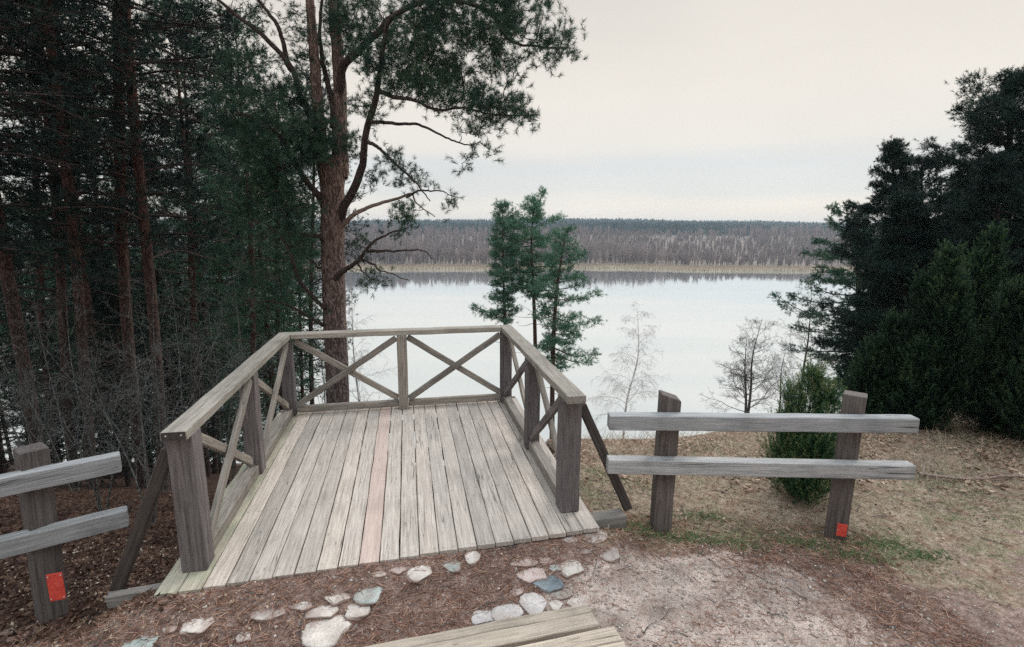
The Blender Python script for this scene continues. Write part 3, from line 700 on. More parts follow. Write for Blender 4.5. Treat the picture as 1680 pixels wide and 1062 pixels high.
# ------------------------------------------------------------------ ground cover
def ground_pts(n, x0, x1, y0, y1):
    x = rng.uniform(x0, x1, n); y = rng.uniform(y0, y1, n); return x, y
def under_deck(x, y):
    u = (x * cy_ + y * sy_) + PU; v = (-x * sy_ + y * cy_) + PV
    vf = -0.2035 + 0.197 * (u - u0) / (u1 - u0)
    return (u > u0 - .01) & (u < u1 + .01) & (v > vf - 0.012) & (v < 3.3)
def blades(name, mat, x, y, h, w, lean, label, cat, a=None, flat=False):
    k = ~under_deck(x, y); x, y = x[k], y[k]; N = len(x)
    z = ground_z(x, y); b = np.stack([x, y, z - 0.004], 1); an = rng.random(N) * 2 * np.pi
    hh = h * (0.5 + rng.random(N))
    if flat:
        d = np.stack([np.cos(an), np.sin(an), rng.uniform(-0.05, 0.22, N)], 1); b[:, 2] += rng.uniform(0.004, 0.014, N)
    else:
        d = unit(np.stack([np.cos(an) * lean, np.sin(an) * lean, 0.35 + rng.random(N)], 1))
    sd = unit(np.cross(d, rng.normal(size=(N, 3)))) * w / 2
    m_ = b + d * hh[:, None] * 0.55
    d2 = d.copy(); d2[:, 2] -= 0.5 if not flat else 0.15
    tip = m_ + unit(d2) * hh[:, None] * 0.45
    v = np.stack([b - sd, b + sd, m_ + sd * .8, m_ - sd * .8, tip], 1).reshape(-1, 3)
    i = np.arange(N)[:, None] * 5
    mb = MB(); mb.add(v, t=i + np.array([3, 2, 4]), q=i + np.array([0, 1, 2, 3]), a=np.repeat(np.clip(rng.normal(.5, .24, N), 0, 1), 5))
    return tag(link(name, mb.mesh(name), mat), label, cat, kind='stuff')
# fallen pine needles between the stones
x, y = ground_pts(60000, -3.3, 3.0, 2.2, 4.3); g, s, l = zones(x, y)
dens = np.clip(0.95 - 0.8 * g - 0.55 * s - 0.6 * l + 0.35 * lump(x, y, 3.1, 5.0), 0.03, 1); k = rng.random(len(x)) < dens
blades('fallen_needles', M['duff'], x[k], y[k], 0.07, 0.004, 0, 'rust brown fallen pine needles covering the soil before the platform', 'needles', flat=True)
# straw and green grass on the right
x, y = ground_pts(110000, 0.5, 9.0, 2.4, 8.2); g, s, l = zones(x, y); pat = lump(x, y, 2.0, 1.0)
k = rng.random(len(x)) < s * np.clip(0.7 + 0.5 * pat, 0.12, 1)
blades('dry_grass', M['straw'], x[k], y[k], 0.05, 0.0045, 1.5, 'dry straw coloured grass behind and below the right fence', 'grass')
x, y = ground_pts(60000, 0.6, 9.0, 3.2, 7.0); g, s, l = zones(x, y); pat = lump(x, y, 1.7, 4.0)
near = np.exp(-((x - 2.9) / .35) ** 2 - ((y - 4.0) / .22) ** 2) + np.exp(-((x - 1.3) / .25) ** 2 - ((y - 4.1) / .2) ** 2) + .8 * np.exp(-((x - 2.1) / .3) ** 2 - ((y - 4.1) / .12) ** 2)
k = rng.random(len(x)) < np.clip(s * np.clip(pat * 1.1 - 0.05, 0, 1) * 0.8 + near, 0, 1)
blades('green_grass', M['grass'], x[k], y[k], 0.045, 0.005, 1.2, 'tufts of short green grass round the right fence posts', 'grass')
x, y = ground_pts(9000, -4.5, -2.0, 2.55, 3.4); pat = lump(x, y, 3.7, 2.0)
k = (rng.random(len(x)) < np.clip(pat * .7 - .1, 0, 1)) & (x < -2.25)
xa, ya = np.array([1.05, 1.45, 1.85, 2.45, 3.1, 3.3, 2.75, 1.75]), np.array([4.06, 3.98, 3.92, 3.98, 3.98, 3.82, 3.80, 4.35])
kk = rng.integers(0, 8, 3600); x = xa[kk] + rng.normal(0, .15, 3600); y = ya[kk] + rng.normal(0, .055, 3600)
blades('green_tufts', M['grass'], x, y, 0.05, 0.005, 1.0, 'bright green grass tufts at the feet of the right fence posts', 'grass')
x, y = ground_pts(9000, -4.5, -2.0, 2.55, 3.4); pat = lump(x, y, 3.7, 2.0)
k = (rng.random(len(x)) < np.clip(pat * .7 - .1, 0, 1)) & (x < -2.25)
blades('moss_grass', M['grass'], x[k], y[k], 0.03, 0.004, 1.3, 'thin dark green grass at the foot of the left fence', 'grass')
# twigs lying about
mb = MB(); rt = np.random.default_rng(77)
for i in range(170):
    x0_, y0_ = rt.uniform(-3.2, 4.5), rt.uniform(2.3, 5.6)
    if under_deck(np.array([x0_]), np.array([y0_]))[0]: continue
    a = rt.random() * 6.28; l_ = rt.uniform(.05, .22) * (1.6 if rt.random() < .1 else 1); k_ = np.linspace(0, 1, 6)
    px_ = x0_ + math.cos(a) * l_ * k_ + rt.normal(0, .006, 6); py_ = y0_ + math.sin(a) * l_ * k_ + rt.normal(0, .006, 6)
    mb.tube(np.stack([px_, py_, ground_z(px_, py_) + .008 + .01 * np.sin(k_ * 3.1) * rt.random()], 1), np.linspace(.0035, .0015, 6) * rt.uniform(.7, 1.5), 4)
tag(link('fallen_twigs', mb.mesh('fallen_twigs'), M['twig_grey']), 'small dead twigs scattered over the soil and grass', 'twigs', kind='stuff')
# taller dry stems along the brow
x, y = ground_pts(2600, 0.7, 8.5, 5.0, 9.0)
blades('dry_stems', M['straw'], x, y, 0.24, 0.004, 0.5, 'tall dry grass stems along the brow of the slope', 'grass')
# leaf litter
def leaves(n, x0, x1, y0, y1, dens, size, name, label, mat):
    x, y = ground_pts(n, x0, x1, y0, y1); k = (rng.random(n) < dens(x, y)) & ~under_deck(x, y); x, y = x[k], y[k]; N = len(x)
    c = np.stack([x, y, ground_z(x, y) + rng.uniform(0.004, 0.035, N)], 1)
    d = unit(rng.normal(size=(N, 3)) * [1, 1, .35]); s_ = unit(np.cross(d, rng.normal(size=(N, 3)) * .45 + [0, 0, 1])); nn = np.cross(d, s_)
    L = (size * (0.5 + rng.random(N)))[:, None]
    v = np.stack([c - d * L, c + s_ * L * .55 + nn * L * .2, c + d * L, c - s_ * L * .55 + nn * L * .2], 1).reshape(-1, 3)
    i = np.arange(N)[:, None] * 4
    mb = MB(); mb.add(v, t=np.concatenate([i + np.array([0, 1, 2]), i + np.array([0, 2, 3])]), a=np.repeat(np.clip(rng.normal(.5, .25, N), 0, 1), 4))
    tag(link(name, mb.mesh(name), mat), label, 'leaves', kind='stuff')
leaves(60000, -9, -1.6, 2.9, 9, lambda x, y: sstep(-1.9, -2.4, x) * 1.0, 0.021, 'leaf_litter', 'brown leaf litter under the trees on the left slope', M['leaf'])
leaves(22000, 0.5, 8, 3.3, 8, lambda x, y: zones(x, y)[1] * (0.3 + 0.6 * sstep(5, 6, y)), 0.016, 'fallen_leaves', 'small dry brown leaves strewn over the right hand grass', M['leaf_dry'])
leaves(1500, -4.2, -1.5, 2.4, 4.6, lambda x, y: 0 * x + 1.0, 0.011, 'pale_leaf_scraps', 'pale dry leaf scraps lying on the dark soil at the left', M['straw'])
leaves(9000, 0.5, 6.5, 4.9, 8, lambda x, y: np.clip(.2 + 1.1 * lump(x, y, 2.4, 3.3), 0, 1), 0.03, 'bracken_litter', 'reddish brown dead bracken along the brow behind the right fence', M['leaf_dry'])
# pebbles
def pebbles(n):
    x, y = ground_pts(n, -3.4, 3.4, 2.2, 4.4); g, s, l = zones(x, y)
    k = (rng.random(n) < np.clip(0.35 + 0.65 * g - 0.35 * s, 0.04, 1)) & ~under_deck(x, y); x, y = x[k], y[k]; N = len(x)
    r = 0.003 + 0.0115 * rng.random(N) ** 5
    c = np.stack([x, y, ground_z(x, y) + r * .2], 1)
    o8 = np.array([(1, 0, 0), (0, 1, 0), (-1, 0, 0), (0, -1, 0), (0, 0, .7), (0, 0, -.7)], float)
    v = c[:, None] + o8[None] * r[:, None, None] * rng.uniform(.6, 1.5, (N, 6, 1))
    f = np.array([(0, 1, 4), (1, 2, 4), (2, 3, 4), (3, 0, 4), (1, 0, 5), (2, 1, 5), (3, 2, 5), (0, 3, 5)])
    mb = MB(); mb.add(v.reshape(-1, 3), t=(np.arange(N)[:, None, None] * 6 + f[None]).reshape(-1, 3), a=np.repeat(np.clip(rng.normal(.45, .25, N), 0, 1), 6))
    tag(link('gravel', mb.mesh('gravel', True), M['pebble']), 'loose pale gravel on the trodden ground before the platform', 'gravel', kind='stuff')
pebbles(30000)

# ------------------------------------------------------------------ trees
def grow(mbt, skel, targets, r0=0.012, sag=0.08, k=4):
    """thin twig from the nearest wood to every target; returns end directions"""
    nodes = np.asarray(skel, float)
    d = np.sqrt(((targets[:, None, :] - nodes[None, ::3]) ** 2).sum(-1)).min(1)
    order = np.argsort(d); buf = np.zeros((len(nodes) + len(targets) * 4, 3)); buf[:len(nodes)] = nodes; n = len(nodes)
    dirs = np.zeros_like(targets); mids = np.zeros_like(targets)
    for i in order:
        t = targets[i]; dd = ((buf[:n] - t) ** 2).sum(1); s_ = buf[dd.argmin()]; L = math.sqrt(dd.min()) + 1e-6
        m1 = s_ + (t - s_) * 0.35 + rng.normal(0, 0.08, 3) * L + np.array([0, 0, sag * L])
        m2 = s_ + (t - s_) * 0.7 + rng.normal(0, 0.06, 3) * L + np.array([0, 0, sag * L * .7])
        c = curve([s_, m1, m2, t], 7)
        mbt.tube(c, np.linspace(min(r0, 0.004 + r0 * L), r0 * 0.25, 7), k)
        buf[n:n + 4] = c[[2, 4, 5, 6]]; n += 4
        dirs[i] = t - m2; mids[i] = (m2 + t) / 2
    return unit(dirs), mids
def blob_targets(blobs, dens, base_d, nf=1.0, thr=-.05, keep=.2):
    P = []; off = Vector(rng.uniform(-40, 40, 3))
    for b in blobs:
        px, py, rx, ry, Y, dY = b[:6]; k = b[6] if len(b) > 6 else 1.0
        n = max(3, int(rx * ry * 3.14 * dens * k * (Y / base_d) ** 0))
        a = rng.random(n) * 2 * np.pi; r = np.sqrt(rng.random(n))
        for ai, ri in zip(a, r):
            q = aty(px + rx * ri * math.cos(ai), py + ry * ri * math.sin(ai), Y + rng.uniform(-dY, dY))
            if mnoise.noise(Vector((q[0], q[1], q[2] * 1.8)) * nf + off) > thr or rng.random() < keep: P.append(q)
    return np.array(P)
def tuft_crown(mb, targets, dirs, mids, per, spread, n, shoot, L, w, upb=0.5):
    T = np.repeat(targets, per, 0); D = np.repeat(dirs, per, 0); Mm = np.repeat(mids, per, 0)
    u = rng.random((len(T), 1)) * 0.5
    P = T * (1 - u) + Mm * u + rng.normal(0, spread, T.shape)
    A = unit(D * 0.7 + rng.normal(0, .55, T.shape) + np.array([0, 0, upb]))
    needles(mb, P, A, n, shoot, L, w)

# --- the big forked pine
def big_pine():
    Y0 = 9.0; bx = aty(552, 655, Y0); bz = float(ground_z(bx[0], Y0)); base = np.array([bx[0] - 0.06, Y0, bz])
    t = thing('pine_tree', 'big forked pine with reddish trunk directly behind the left end of the platform', 'tree', base)
    def A(l, Ya, Yb): return [aty(p[0], p[1], Ya + (Yb - Ya) * i / max(1, len(l) - 1)) for i, p in enumerate(l)]
    skel = []
    mb = MB(); c = curve([base - [0, 0, .3], base + [0.0, 0, .5], aty(554, 640, Y0), aty(549, 520, Y0), aty(546, 400, Y0), aty(545, 300, Y0), aty(543, 255, Y0)], 50)
    rr_ = np.interp(np.linspace(0, 1, 50), [0, .12, .3, .75, .95, 1], [.34, .225, .195, .19, .21, .19]); rr_ = rr_ * (1 + 0.03 * np.sin(np.arange(50) * 1.7))
    mb.tube(c, rr_, 20)
    link('trunk', shift(mb, base).mesh('trunk', True), M['bark'], t)
    limbs = [  # points, Y start, Y end, r start, r end, leaf bearing
     ([(534, 290), (527, 220), (520, 150), (514, 70), (509, 0), (505, -110), (515, -260)], 8.95, 8.7, .12, .045, 1),
     ([(557, 290), (558, 215), (559, 150), (556, 70), (552, 0), (560, -120), (575, -300)], 9.05, 9.3, .145, .05, 1),
     ([(558, 365), (566, 336), (585, 301), (595, 264), (598, 230), (613, 177), (625, 124), (632, 75), (645, 28), (690, 5)], 9.0, 7.7, .076, .026, 1),
     ([(557, 150), (566, 108), (591, 85), (621, 56), (650, 25), (720, 0), (800, 20), (835, 66), (880, 76), (935, 80)], 9.05, 7.6, .072, .010, 1),
     ([(622, 150), (652, 160), (681, 166), (715, 184), (757, 178), (802, 188), (872, 192)], 8.0, 7.2, .034, .007, 1),
     ([(602, 232), (630, 250), (659, 276), (690, 300), (712, 330)], 8.3, 8.0, .03, .008, 1),
     ([(608, 200), (650, 202), (690, 205), (730, 225), (765, 240), (790, 238)], 8.2, 7.7, .028, .006, 1),
     ([(560, 372), (580, 352), (606, 341), (640, 333), (670, 322), (681, 335), (708, 356)], 9.0, 8.2, .045, .007, 2),
     ([(668, 324), (690, 315), (720, 318), (748, 325)], 8.3, 8.0, .02, .005, 1),
     ([(545, 462), (562, 447), (583, 432), (602, 409), (628, 387), (666, 371)], 8.9, 8.2, .055, .01, 1),
     ([(602, 412), (625, 413), (650, 411), (696, 409), (714, 421)], 8.6, 8.4, .03, .006, 0),
     ([(590, 424), (612, 432), (632, 443), (669, 457)], 8.7, 8.4, .025, .006, 0),
     ([(585, 430), (600, 450), (618, 458)], 8.8, 8.6, .018, .005, 1),
     ([(535, 340), (520, 325), (493, 294), (467, 241), (429, 211), (380, 190)], 9.0, 7.9, .07, .012, 1),
     ([(531, 235), (508, 192), (489, 158), (478, 113), (440, 68), (380, 23), (340, -15)], 9.0, 8.2, .07, .018, 1),
     ([(480, 120), (467, 98), (451, 45), (418, 4), (400, -50)], 8.7, 8.3, .05, .015, 1),
     ([(547, 210), (540, 160), (525, 100), (522, 40), (530, -40)], 9.0, 9.2, .06, .02, 1),
     ([(535, 505), (528, 500), (497, 463), (475, 406), (445, 372), (414, 357)], 8.9, 7.9, .045, .008, 1),
     ([(536, 535), (520, 528), (471, 501), (430, 497), (400, 493)], 8.95, 8.2, .04, .007, 1),
     ([(536, 395), (520, 390), (478, 380), (452, 361), (420, 330)], 8.95, 8.2, .045, .008, 1),
     ([(538, 450), (515, 430), (490, 415)], 9.1, 9.8, .03, .01, 1),
    ]
    for pts, Ya, Yb, ra, rb, lf in limbs:
        mb = MB(); c = curve(A(pts, Ya, Yb), 40); wob = rng.normal(0, 1, (40, 3)).cumsum(0) * 0.006; c = c + wob - wob[0]
        mb.tube(c, np.linspace(ra ** .7, rb ** .7, 40) ** (1 / .7), 8)
        o = link('limb', shift(mb, base).mesh('limb', True), M['deadlimb'] if lf == 2 else (M['bark'] if ra > .09 else M['limb']), t)
        if lf == 2: o['label'] = 'pale barkless limb'
        if lf: skel.append(c[8:])
        if lf == 0:
            for j in range(14, 40, 4):      # dead twigs
                pass
    skel = np.concatenate(skel)
    blobs = [(860, 10, 55, 25, 7.8, .7), (900, 82, 40, 20, 7.6, .3), (928, 62, 16, 24, 7.6, .25), (760, 28, 95, 42, 8, .8), (690, 55, 70, 48, 8, .8), (800, 62, 55, 28, 7.8, .6), (830, 88, 30, 18, 7.7, .4, .7), (700, 105, 60, 32, 8.2, .7, .9),
     (740, 150, 65, 32, 7.8, .6), (800, 176, 58, 22, 7.4, .4), (852, 188, 24, 9, 7.2, .2), (690, 128, 55, 36, 8, .6, .8), (640, 148, 38, 22, 8.3, .6, .7), (825, 120, 40, 22, 7.6, .4, .6),
     (765, 212, 45, 17, 7.6, .35, .8), (795, 240, 24, 12, 7.6, .2), (765, 266, 26, 10, 7.7, .2, .7), (830, 215, 25, 10, 7.4, .2, .6),
     (655, 268, 34, 13, 8.3, .25), (690, 296, 40, 14, 8.1, .25), (725, 318, 22, 10, 8.1, .2, .7), (610, 292, 20, 12, 8.5, .2, .8),
     (668, 345, 22, 10, 8.3, .25), (652, 372, 26, 20, 8.3, .3), (738, 332, 14, 8, 8.1, .15), (622, 456, 16, 14, 8.6, .2), (606, 466, 10, 7, 8.6, .15), (583, 395, 16, 18, 9.5, .3, .8),
     (600, 40, 55, 40, 8.6, .9), (560, 50, 45, 45, 9.2, .8, .8), (625, 98, 40, 28, 8.3, .5, .9), (470, 35, 50, 36, 8.6, .5, .35), (425, 55, 30, 26, 8.4, .4, .25), (405, 112, 34, 22, 8.3, .4, .7), (450, 150, 50, 28, 8.3, .5, .8), (500, 90, 28, 40, 9.1, .5, .5),
     (395, 182, 60, 28, 8.2, .5), (450, 198, 50, 28, 8.3, .5), (500, 180, 34, 28, 8.8, .4, .8), (430, 240, 60, 36, 8.2, .5), (482, 262, 48, 36, 8.5, .5, 1.2), (500, 225, 36, 36, 8.7, .5, 1.2), (420, 300, 58, 34, 8.3, .5), (480, 328, 44, 36, 8.5, .5, 1.1),
     (602, 186, 26, 28, 8.4, .4, .6), (572, 240, 26, 16, 8.8, .4, 1.3), (545, 225, 30, 18, 8.6, .3, 1.4), (440, 360, 54, 32, 8.3, .5), (486, 415, 36, 36, 8.6, .5, .8), (420, 462, 46, 26, 8.3, .4, .7), (500, 500, 24, 24, 8.7, .3, .6), (440, 505, 30, 16, 8.4, .3, .6),
     (600, -90, 200, 70, 8.8, 1.2, .45), (560, -230, 150, 70, 9, 1.1, .5), (760, -60, 100, 40, 8, .8, .5), (400, -60, 80, 40, 8.4, .6, .4)]
    T = blob_targets(blobs, 1 / 120, 9, 2.2, -.02, .25)
    mbt = MB(); dirs, mids = grow(mbt, skel, T, 0.014, 0.06)
    link('twigs', shift(mbt, base).mesh('twigs', True), M['limb'], t)
    mbc = MB(); tuft_crown(mbc, T, dirs, mids, 10, 0.08, 30, 0.10, 0.08, 0.0058, 0.5)
    link('crown', shift(mbc, base).mesh('crown'), M['pine'], t)
def shift(mb, base): mb.V = [v - np.asarray(base) for v in mb.V]; return mb
big_pine()

# --- conifers by levels of boughs
def conifer(label, trunk, Y, r, prof, nbr, mats, name='pine_tree', group=None, rise=((0, .9), (.3, .25), (1, -.12)), per=8, n=15, L=.09, w=.012, spread=.08, shoot=.13, sub=11, tip=.10, irr=.35, upb=.25, dens_v=.85, seed=0, dead=0, wide=1.0):
    """boughs leave the trunk level by level; prof gives the half widths (left, right) seen at some heights"""
    r2 = np.random.default_rng(seed + 900)
    top = [aty(p[0], p[1], Y) for p in trunk]; bx = top[0]; bz = float(ground_z(bx[0], Y)); base = np.array([bx[0], Y, bz])
    t = thing(name, label, 'tree', base, 0, group)
    c = curve([base - [0, 0, .3]] + [p for p in top[1:]], 40)
    mb = MB(); mb.tube(c, np.linspace(r, r * .14, 40), 10); link('trunk', shift(mb, base).mesh('trunk', True), mats[0], t)
    zs = c[:, 2]; pr = np.array(prof, float)
    pz = np.array([aty(trunk[-1][0], p[0], Y)[2] for p in prof]); wl, wr_ = pr[:, 1] / F_PX * Y * wide, pr[:, 2] / F_PX * Y * wide
    mbr = MB(); P = []; D = []; Mi = []
    for k in range(nbr):
        v = ((k + r2.random()) / nbr) ** dens_v; z = pz[0] + (pz[-1] - pz[0]) * v
        q = np.array([np.interp(z, zs, c[:, m]) for m in range(3)]); az = k * 2.4 + r2.normal(0, .35)
        ca = math.cos(az); L_ = np.interp(-z, -pz, wl); R_ = np.interp(-z, -pz, wr_)
        f_ = .5 + .5 * ca; ln = (L_ * (1 - f_) + R_ * f_) * r2.uniform(1 - irr * 1.5, 1 + irr * .35)
        sl = np.interp(v, [a for a, b in rise], [b for a, b in rise]) + r2.normal(0, .10)
        d = np.array([ca, math.sin(az), sl]); e = q + d * ln + np.array([0, 0, tip * ln])
        m_ = q + d * ln * .55 + np.array([0, 0, -.03 * ln]) + r2.normal(0, .04, 3) * ln
        bc = curve([q, m_, e], 10); mbr.tube(bc, np.linspace(max(.012, r * .2 * (.5 + v)), .006, 10), 4)
        ns = max(3, int(sub * (.35 + .65 * ln / max(wl.max(), wr_.max()))))
        for m in range(ns):
            f = .18 + .82 * ((m + r2.random()) / ns) ** .8; b0 = bc[min(9, int(f * 9))]
            s_ = ln * (.42 - .30 * f) * r2.uniform(.5, 1.25); a2 = az + (1 if m % 2 else -1) * r2.uniform(.35, 1.1)
            sd = np.array([math.cos(a2), math.sin(a2), r2.normal(.08, .12)]); e2 = b0 + sd * s_
            mbr.tube(np.array([b0, b0 + sd * s_ * .5 + [0, 0, .03 * s_], e2]), [.007, .005, .003], 3)
            P.append(e2); D.append(sd); Mi.append(b0 + sd * s_ * .3)
        P.append(e); D.append(d); Mi.append(bc[7])
    for k in range(dead):
        z = pz[-1] - r2.uniform(.02, .3) * (pz[0] - pz[-1]); q = np.array([np.interp(z, zs, c[:, m]) for m in range(3)]); a = r2.random() * 6.28
        d = np.array([math.cos(a), math.sin(a), r2.normal(.1, .25)]); ln = r2.uniform(.4, 1.0) * wl.max()
        mbr.tube(curve([q, q + d * ln * .5 + r2.normal(0, .05, 3) * ln, q + d * ln], 6), np.linspace(r * .12, .006, 6), 4)
    P, D, Mi = map(np.array, (P, D, Mi))
    link('branches', shift(mbr, base).mesh('branches', True), mats[1], t)
    mbc = MB(); tuft_crown(mbc, P, unit(D), Mi, per, np.array([spread, spread, spread * .45]), n, shoot, L, w, upb)
    link('crown', shift(mbc, base).mesh('crown'), mats[2], t)
    return t
mp = (M['bark_red'], M['limb'], M['pine_green']); gp = 'three pines on the lake slope'
kw = dict(group=gp, per=7, n=13, L=.18, w=.022, spread=.17, shoot=.2, sub=14, rise=((0, .9), (.25, .3), (1, -.1)), irr=.5, wide=1.18, dead=6, upb=.3)
conifer('left and slimmest of three green pines standing on the slope before the lake', [(830, 760), (829, 560), (826, 450), (824, 334)], 35, .17,
  [(335, 5, 5), (352, 16, 14), (375, 24, 24), (400, 26, 28), (430, 30, 28), (462, 28, 28), (488, 34, 22), (505, 38, 22), (528, 22, 14)], 54, mp, seed=1, **kw)
conifer('middle and tallest of three green pines standing on the slope before the lake', [(880, 760), (878, 560), (874, 450), (872, 398), (876, 324)], 36, .18,
  [(325, 8, 10), (338, 22, 26), (355, 26, 36), (380, 34, 36), (405, 34, 32), (430, 40, 34), (455, 34, 30), (475, 26, 20), (488, 14, 12)], 54, mp, seed=2, **kw)
conifer('right pine of three on the slope before the lake, with low drooping boughs', [(905, 780), (907, 590), (913, 480), (922, 420), (928, 380)], 32, .18,
  [(382, 6, 8), (400, 16, 20), (425, 26, 32), (455, 30, 40), (480, 30, 46), (505, 26, 54), (525, 28, 68), (550, 22, 60), (580, 18, 76), (600, 10, 50)], 60, mp, seed=3, **dict(kw, rise=((0, .9), (.25, .25), (1, -.3))))
# dark trees on the right
ms = (M['limb'], M['twig_brown'], M['spruce'])
kw = dict(per=11, n=16, L=.08, w=.013, spread=.085, shoot=.12, sub=18, upb=.1)
conifer('dark pointed spruce rising left of the tallest tree at the right edge', [(1470, 800), (1468, 560), (1466, 400), (1465, 234)], 15, .16,
  [(235, 2, 2), (255, 14, 12), (285, 36, 22), (310, 50, 34), (330, 66, 44), (352, 84, 50), (385, 86, 60), (430, 92, 70), (500, 100, 80), (600, 96, 84), (720, 90, 84)], 150, ms, name='spruce_tree', seed=4, irr=.45, rise=((0, .8), (.12, .15), (1, -.28)), tip=.16, **kw)
conifer('round topped dark pine squeezed between the pointed spruce and the tallest right tree', [(1515, 800), (1514, 560), (1512, 400), (1512, 258)], 16.5, .15,
  [(260, 8, 8), (275, 18, 22), (300, 26, 40), (340, 34, 50), (400, 44, 60), (480, 60, 66), (600, 60, 66), (700, 50, 50)], 110, ms, seed=5, irr=.45, **dict(kw, upb=.5))
conifer('tallest black green pine at the right edge of the photo, ragged top', [(1650, 820), (1648, 560), (1652, 320), (1664, 124)], 11, .17,
  [(125, 5, 6), (142, 20, 20), (165, 36, 40), (188, 60, 60), (215, 74, 70), (238, 98, 80), (255, 112, 80), (275, 84, 80), (310, 90, 90), (360, 100, 100), (440, 110, 110), (560, 110, 110), (700, 90, 100)], 170, ms, seed=6, irr=.5, **dict(kw, L=.07, w=.010, spread=.075, sub=20, upb=.5))
conifer('dark spruce filling the space between the round topped pine and the tallest right pine', [(1585, 810), (1583, 560), (1580, 420), (1578, 300)], 13.5, .15,
  [(300, 4, 4), (325, 20, 20), (360, 44, 44), (420, 64, 60), (500, 80, 70), (600, 84, 76), (720, 80, 76)], 120, ms, name='spruce_tree', seed=7, irr=.45, rise=((0, .8), (.12, .15), (1, -.25)), **kw)
conifer('dense dark spruce rising between the pointed spruce and the junipers by the fence', [(1490, 815), (1488, 600), (1486, 440), (1484, 318)], 11.5, .14,
  [(318, 2, 2), (340, 16, 16), (380, 40, 40), (440, 62, 60), (520, 80, 76), (620, 92, 86), (730, 92, 86)], 120, ms, name='spruce_tree', seed=12, irr=.4, rise=((0, .8), (.12, .15), (1, -.22)), **dict(kw, L=.07, w=.011))
conifer('dense black spruce standing close behind the broad juniper at the right', [(1640, 820), (1638, 600), (1636, 420), (1634, 262)], 9.5, .14,
  [(262, 3, 3), (290, 22, 22), (340, 54, 54), (420, 80, 76), (520, 100, 90), (640, 110, 96), (740, 104, 90)], 130, ms, name='spruce_tree', seed=13, irr=.4, rise=((0, .8), (.12, .15), (1, -.22)), **dict(kw, L=.065, w=.010))
conifer('black green pine leaning in from beyond the right edge of the photo', [(1745, 830), (1742, 560), (1738, 330), (1735, 150)], 10, .17,
  [(150, 8, 8), (200, 60, 60), (270, 90, 90), (380, 110, 100), (520, 120, 100), (700, 110, 100)], 120, ms, seed=8, irr=.45, **dict(kw, L=.07, w=.009))
conifer('blue green pine with long level boughs reaching over the lake from the right trees', [(1412, 790), (1410, 600), (1408, 480), (1406, 345)], 19, .17,
  [(347, 8, 8), (358, 40, 20), (378, 40, 30), (398, 76, 40), (420, 86, 44), (440, 88, 48), (465, 80, 50), (492, 110, 52), (515, 132, 54), (540, 112, 56), (580, 96, 56), (640, 70, 56), (700, 60, 50)], 88, (M['bark'], M['twig_brown'], M['spruce_green']), seed=9, irr=.4, rise=((0, .5), (.15, .08), (1, -.12)), tip=.12, **dict(kw, sub=14, L=.085, w=.014, spread=.085))

# --- junipers: dense columns of upright sprays
def juniper_parts(H, Rd, seed, npl, kt, n, L, w, lobes=5, power=0.7, pl=.30):
    """dense bush of upright plumes, each a short curved spray with needles along it"""
    r2 = np.random.default_rng(seed)
    ax = [(0, 0, 1.0, 1.0)] + [(math.cos(a) * Rd * r2.uniform(.4, .75), math.sin(a) * Rd * r2.uniform(.4, .75), r2.uniform(.45, .92), r2.uniform(.42, .72)) for a in np.arange(lobes) * 2 * np.pi / lobes + r2.random()]
    P = []; A = []; C = []; mbs = MB(); t = np.linspace(.12, 1, kt)[None, :, None]
    for (ox, oy, hs, rs) in ax:
        h_ = H * hs; mbs.tube(curve([(ox * .15, oy * .15, -.1), (ox * .6, oy * .6, h_ * .3), (ox, oy, h_ * .92)], 8), np.linspace(.02 * H ** .5, .004, 8), 5)
        m = int(npl * hs * rs); u = r2.random(m) ** 0.9
        prof = np.clip((u + .06) * 3.0, 0, 1) * (1 - u) ** power + .04
        a = r2.random(m) * 2 * np.pi
        lum = 1 + .30 * np.sin(a * 2 + u * 8 + ox * 9) + .26 * np.sin(a * 4 - u * 15 + oy * 7) + r2.normal(0, .14, m)
        rad = Rd * rs * prof * lum * (.45 + .55 * r2.random(m))
        b = np.stack([ox + rad * np.cos(a) * .8, oy + rad * np.sin(a) * .8, h_ * (u * .93)], 1)
        a2 = a + r2.normal(0, .5, m); el = r2.uniform(.1, 1.0, m) + .5 * u
        d = np.stack([np.cos(a2) * np.cos(el), np.sin(a2) * np.cos(el), np.sin(el)], 1)
        l = (pl * r2.uniform(.45, 1.15, m) * (1.1 - .45 * u))[:, None, None]
        p = b[:, None] + d[:, None] * l * t; p = p + np.array([0, 0, 1]) * l * .38 * t ** 2 + r2.normal(0, .035 * pl, p.shape) * (1.2 - t)
        ax_ = d[:, None] + np.array([0, 0, .76]) * t + r2.normal(0, .35, p.shape)
        P.append(p.reshape(-1, 3)); A.append(ax_.reshape(-1, 3))
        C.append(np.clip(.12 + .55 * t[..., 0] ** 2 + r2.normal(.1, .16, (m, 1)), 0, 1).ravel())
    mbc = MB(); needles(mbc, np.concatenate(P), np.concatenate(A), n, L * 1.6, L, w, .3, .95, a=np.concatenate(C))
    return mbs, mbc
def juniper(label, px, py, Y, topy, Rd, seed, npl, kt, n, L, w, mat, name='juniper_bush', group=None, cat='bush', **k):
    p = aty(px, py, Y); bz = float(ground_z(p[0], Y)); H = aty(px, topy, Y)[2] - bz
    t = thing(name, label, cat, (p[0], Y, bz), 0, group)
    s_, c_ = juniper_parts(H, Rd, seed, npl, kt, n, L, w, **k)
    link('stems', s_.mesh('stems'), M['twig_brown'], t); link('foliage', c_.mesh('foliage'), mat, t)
    return t
pb = atz(1312, 815, -.12)
juniper('young bright green juniper bush growing right behind the right fence', 1312, 815, float(pb[1]) + .15, 604, .25, 5, 470, 10, 10, .024, .0042, M['juniper_young'], lobes=8, power=.85, pl=.22)
jg = 'dark junipers on the right'
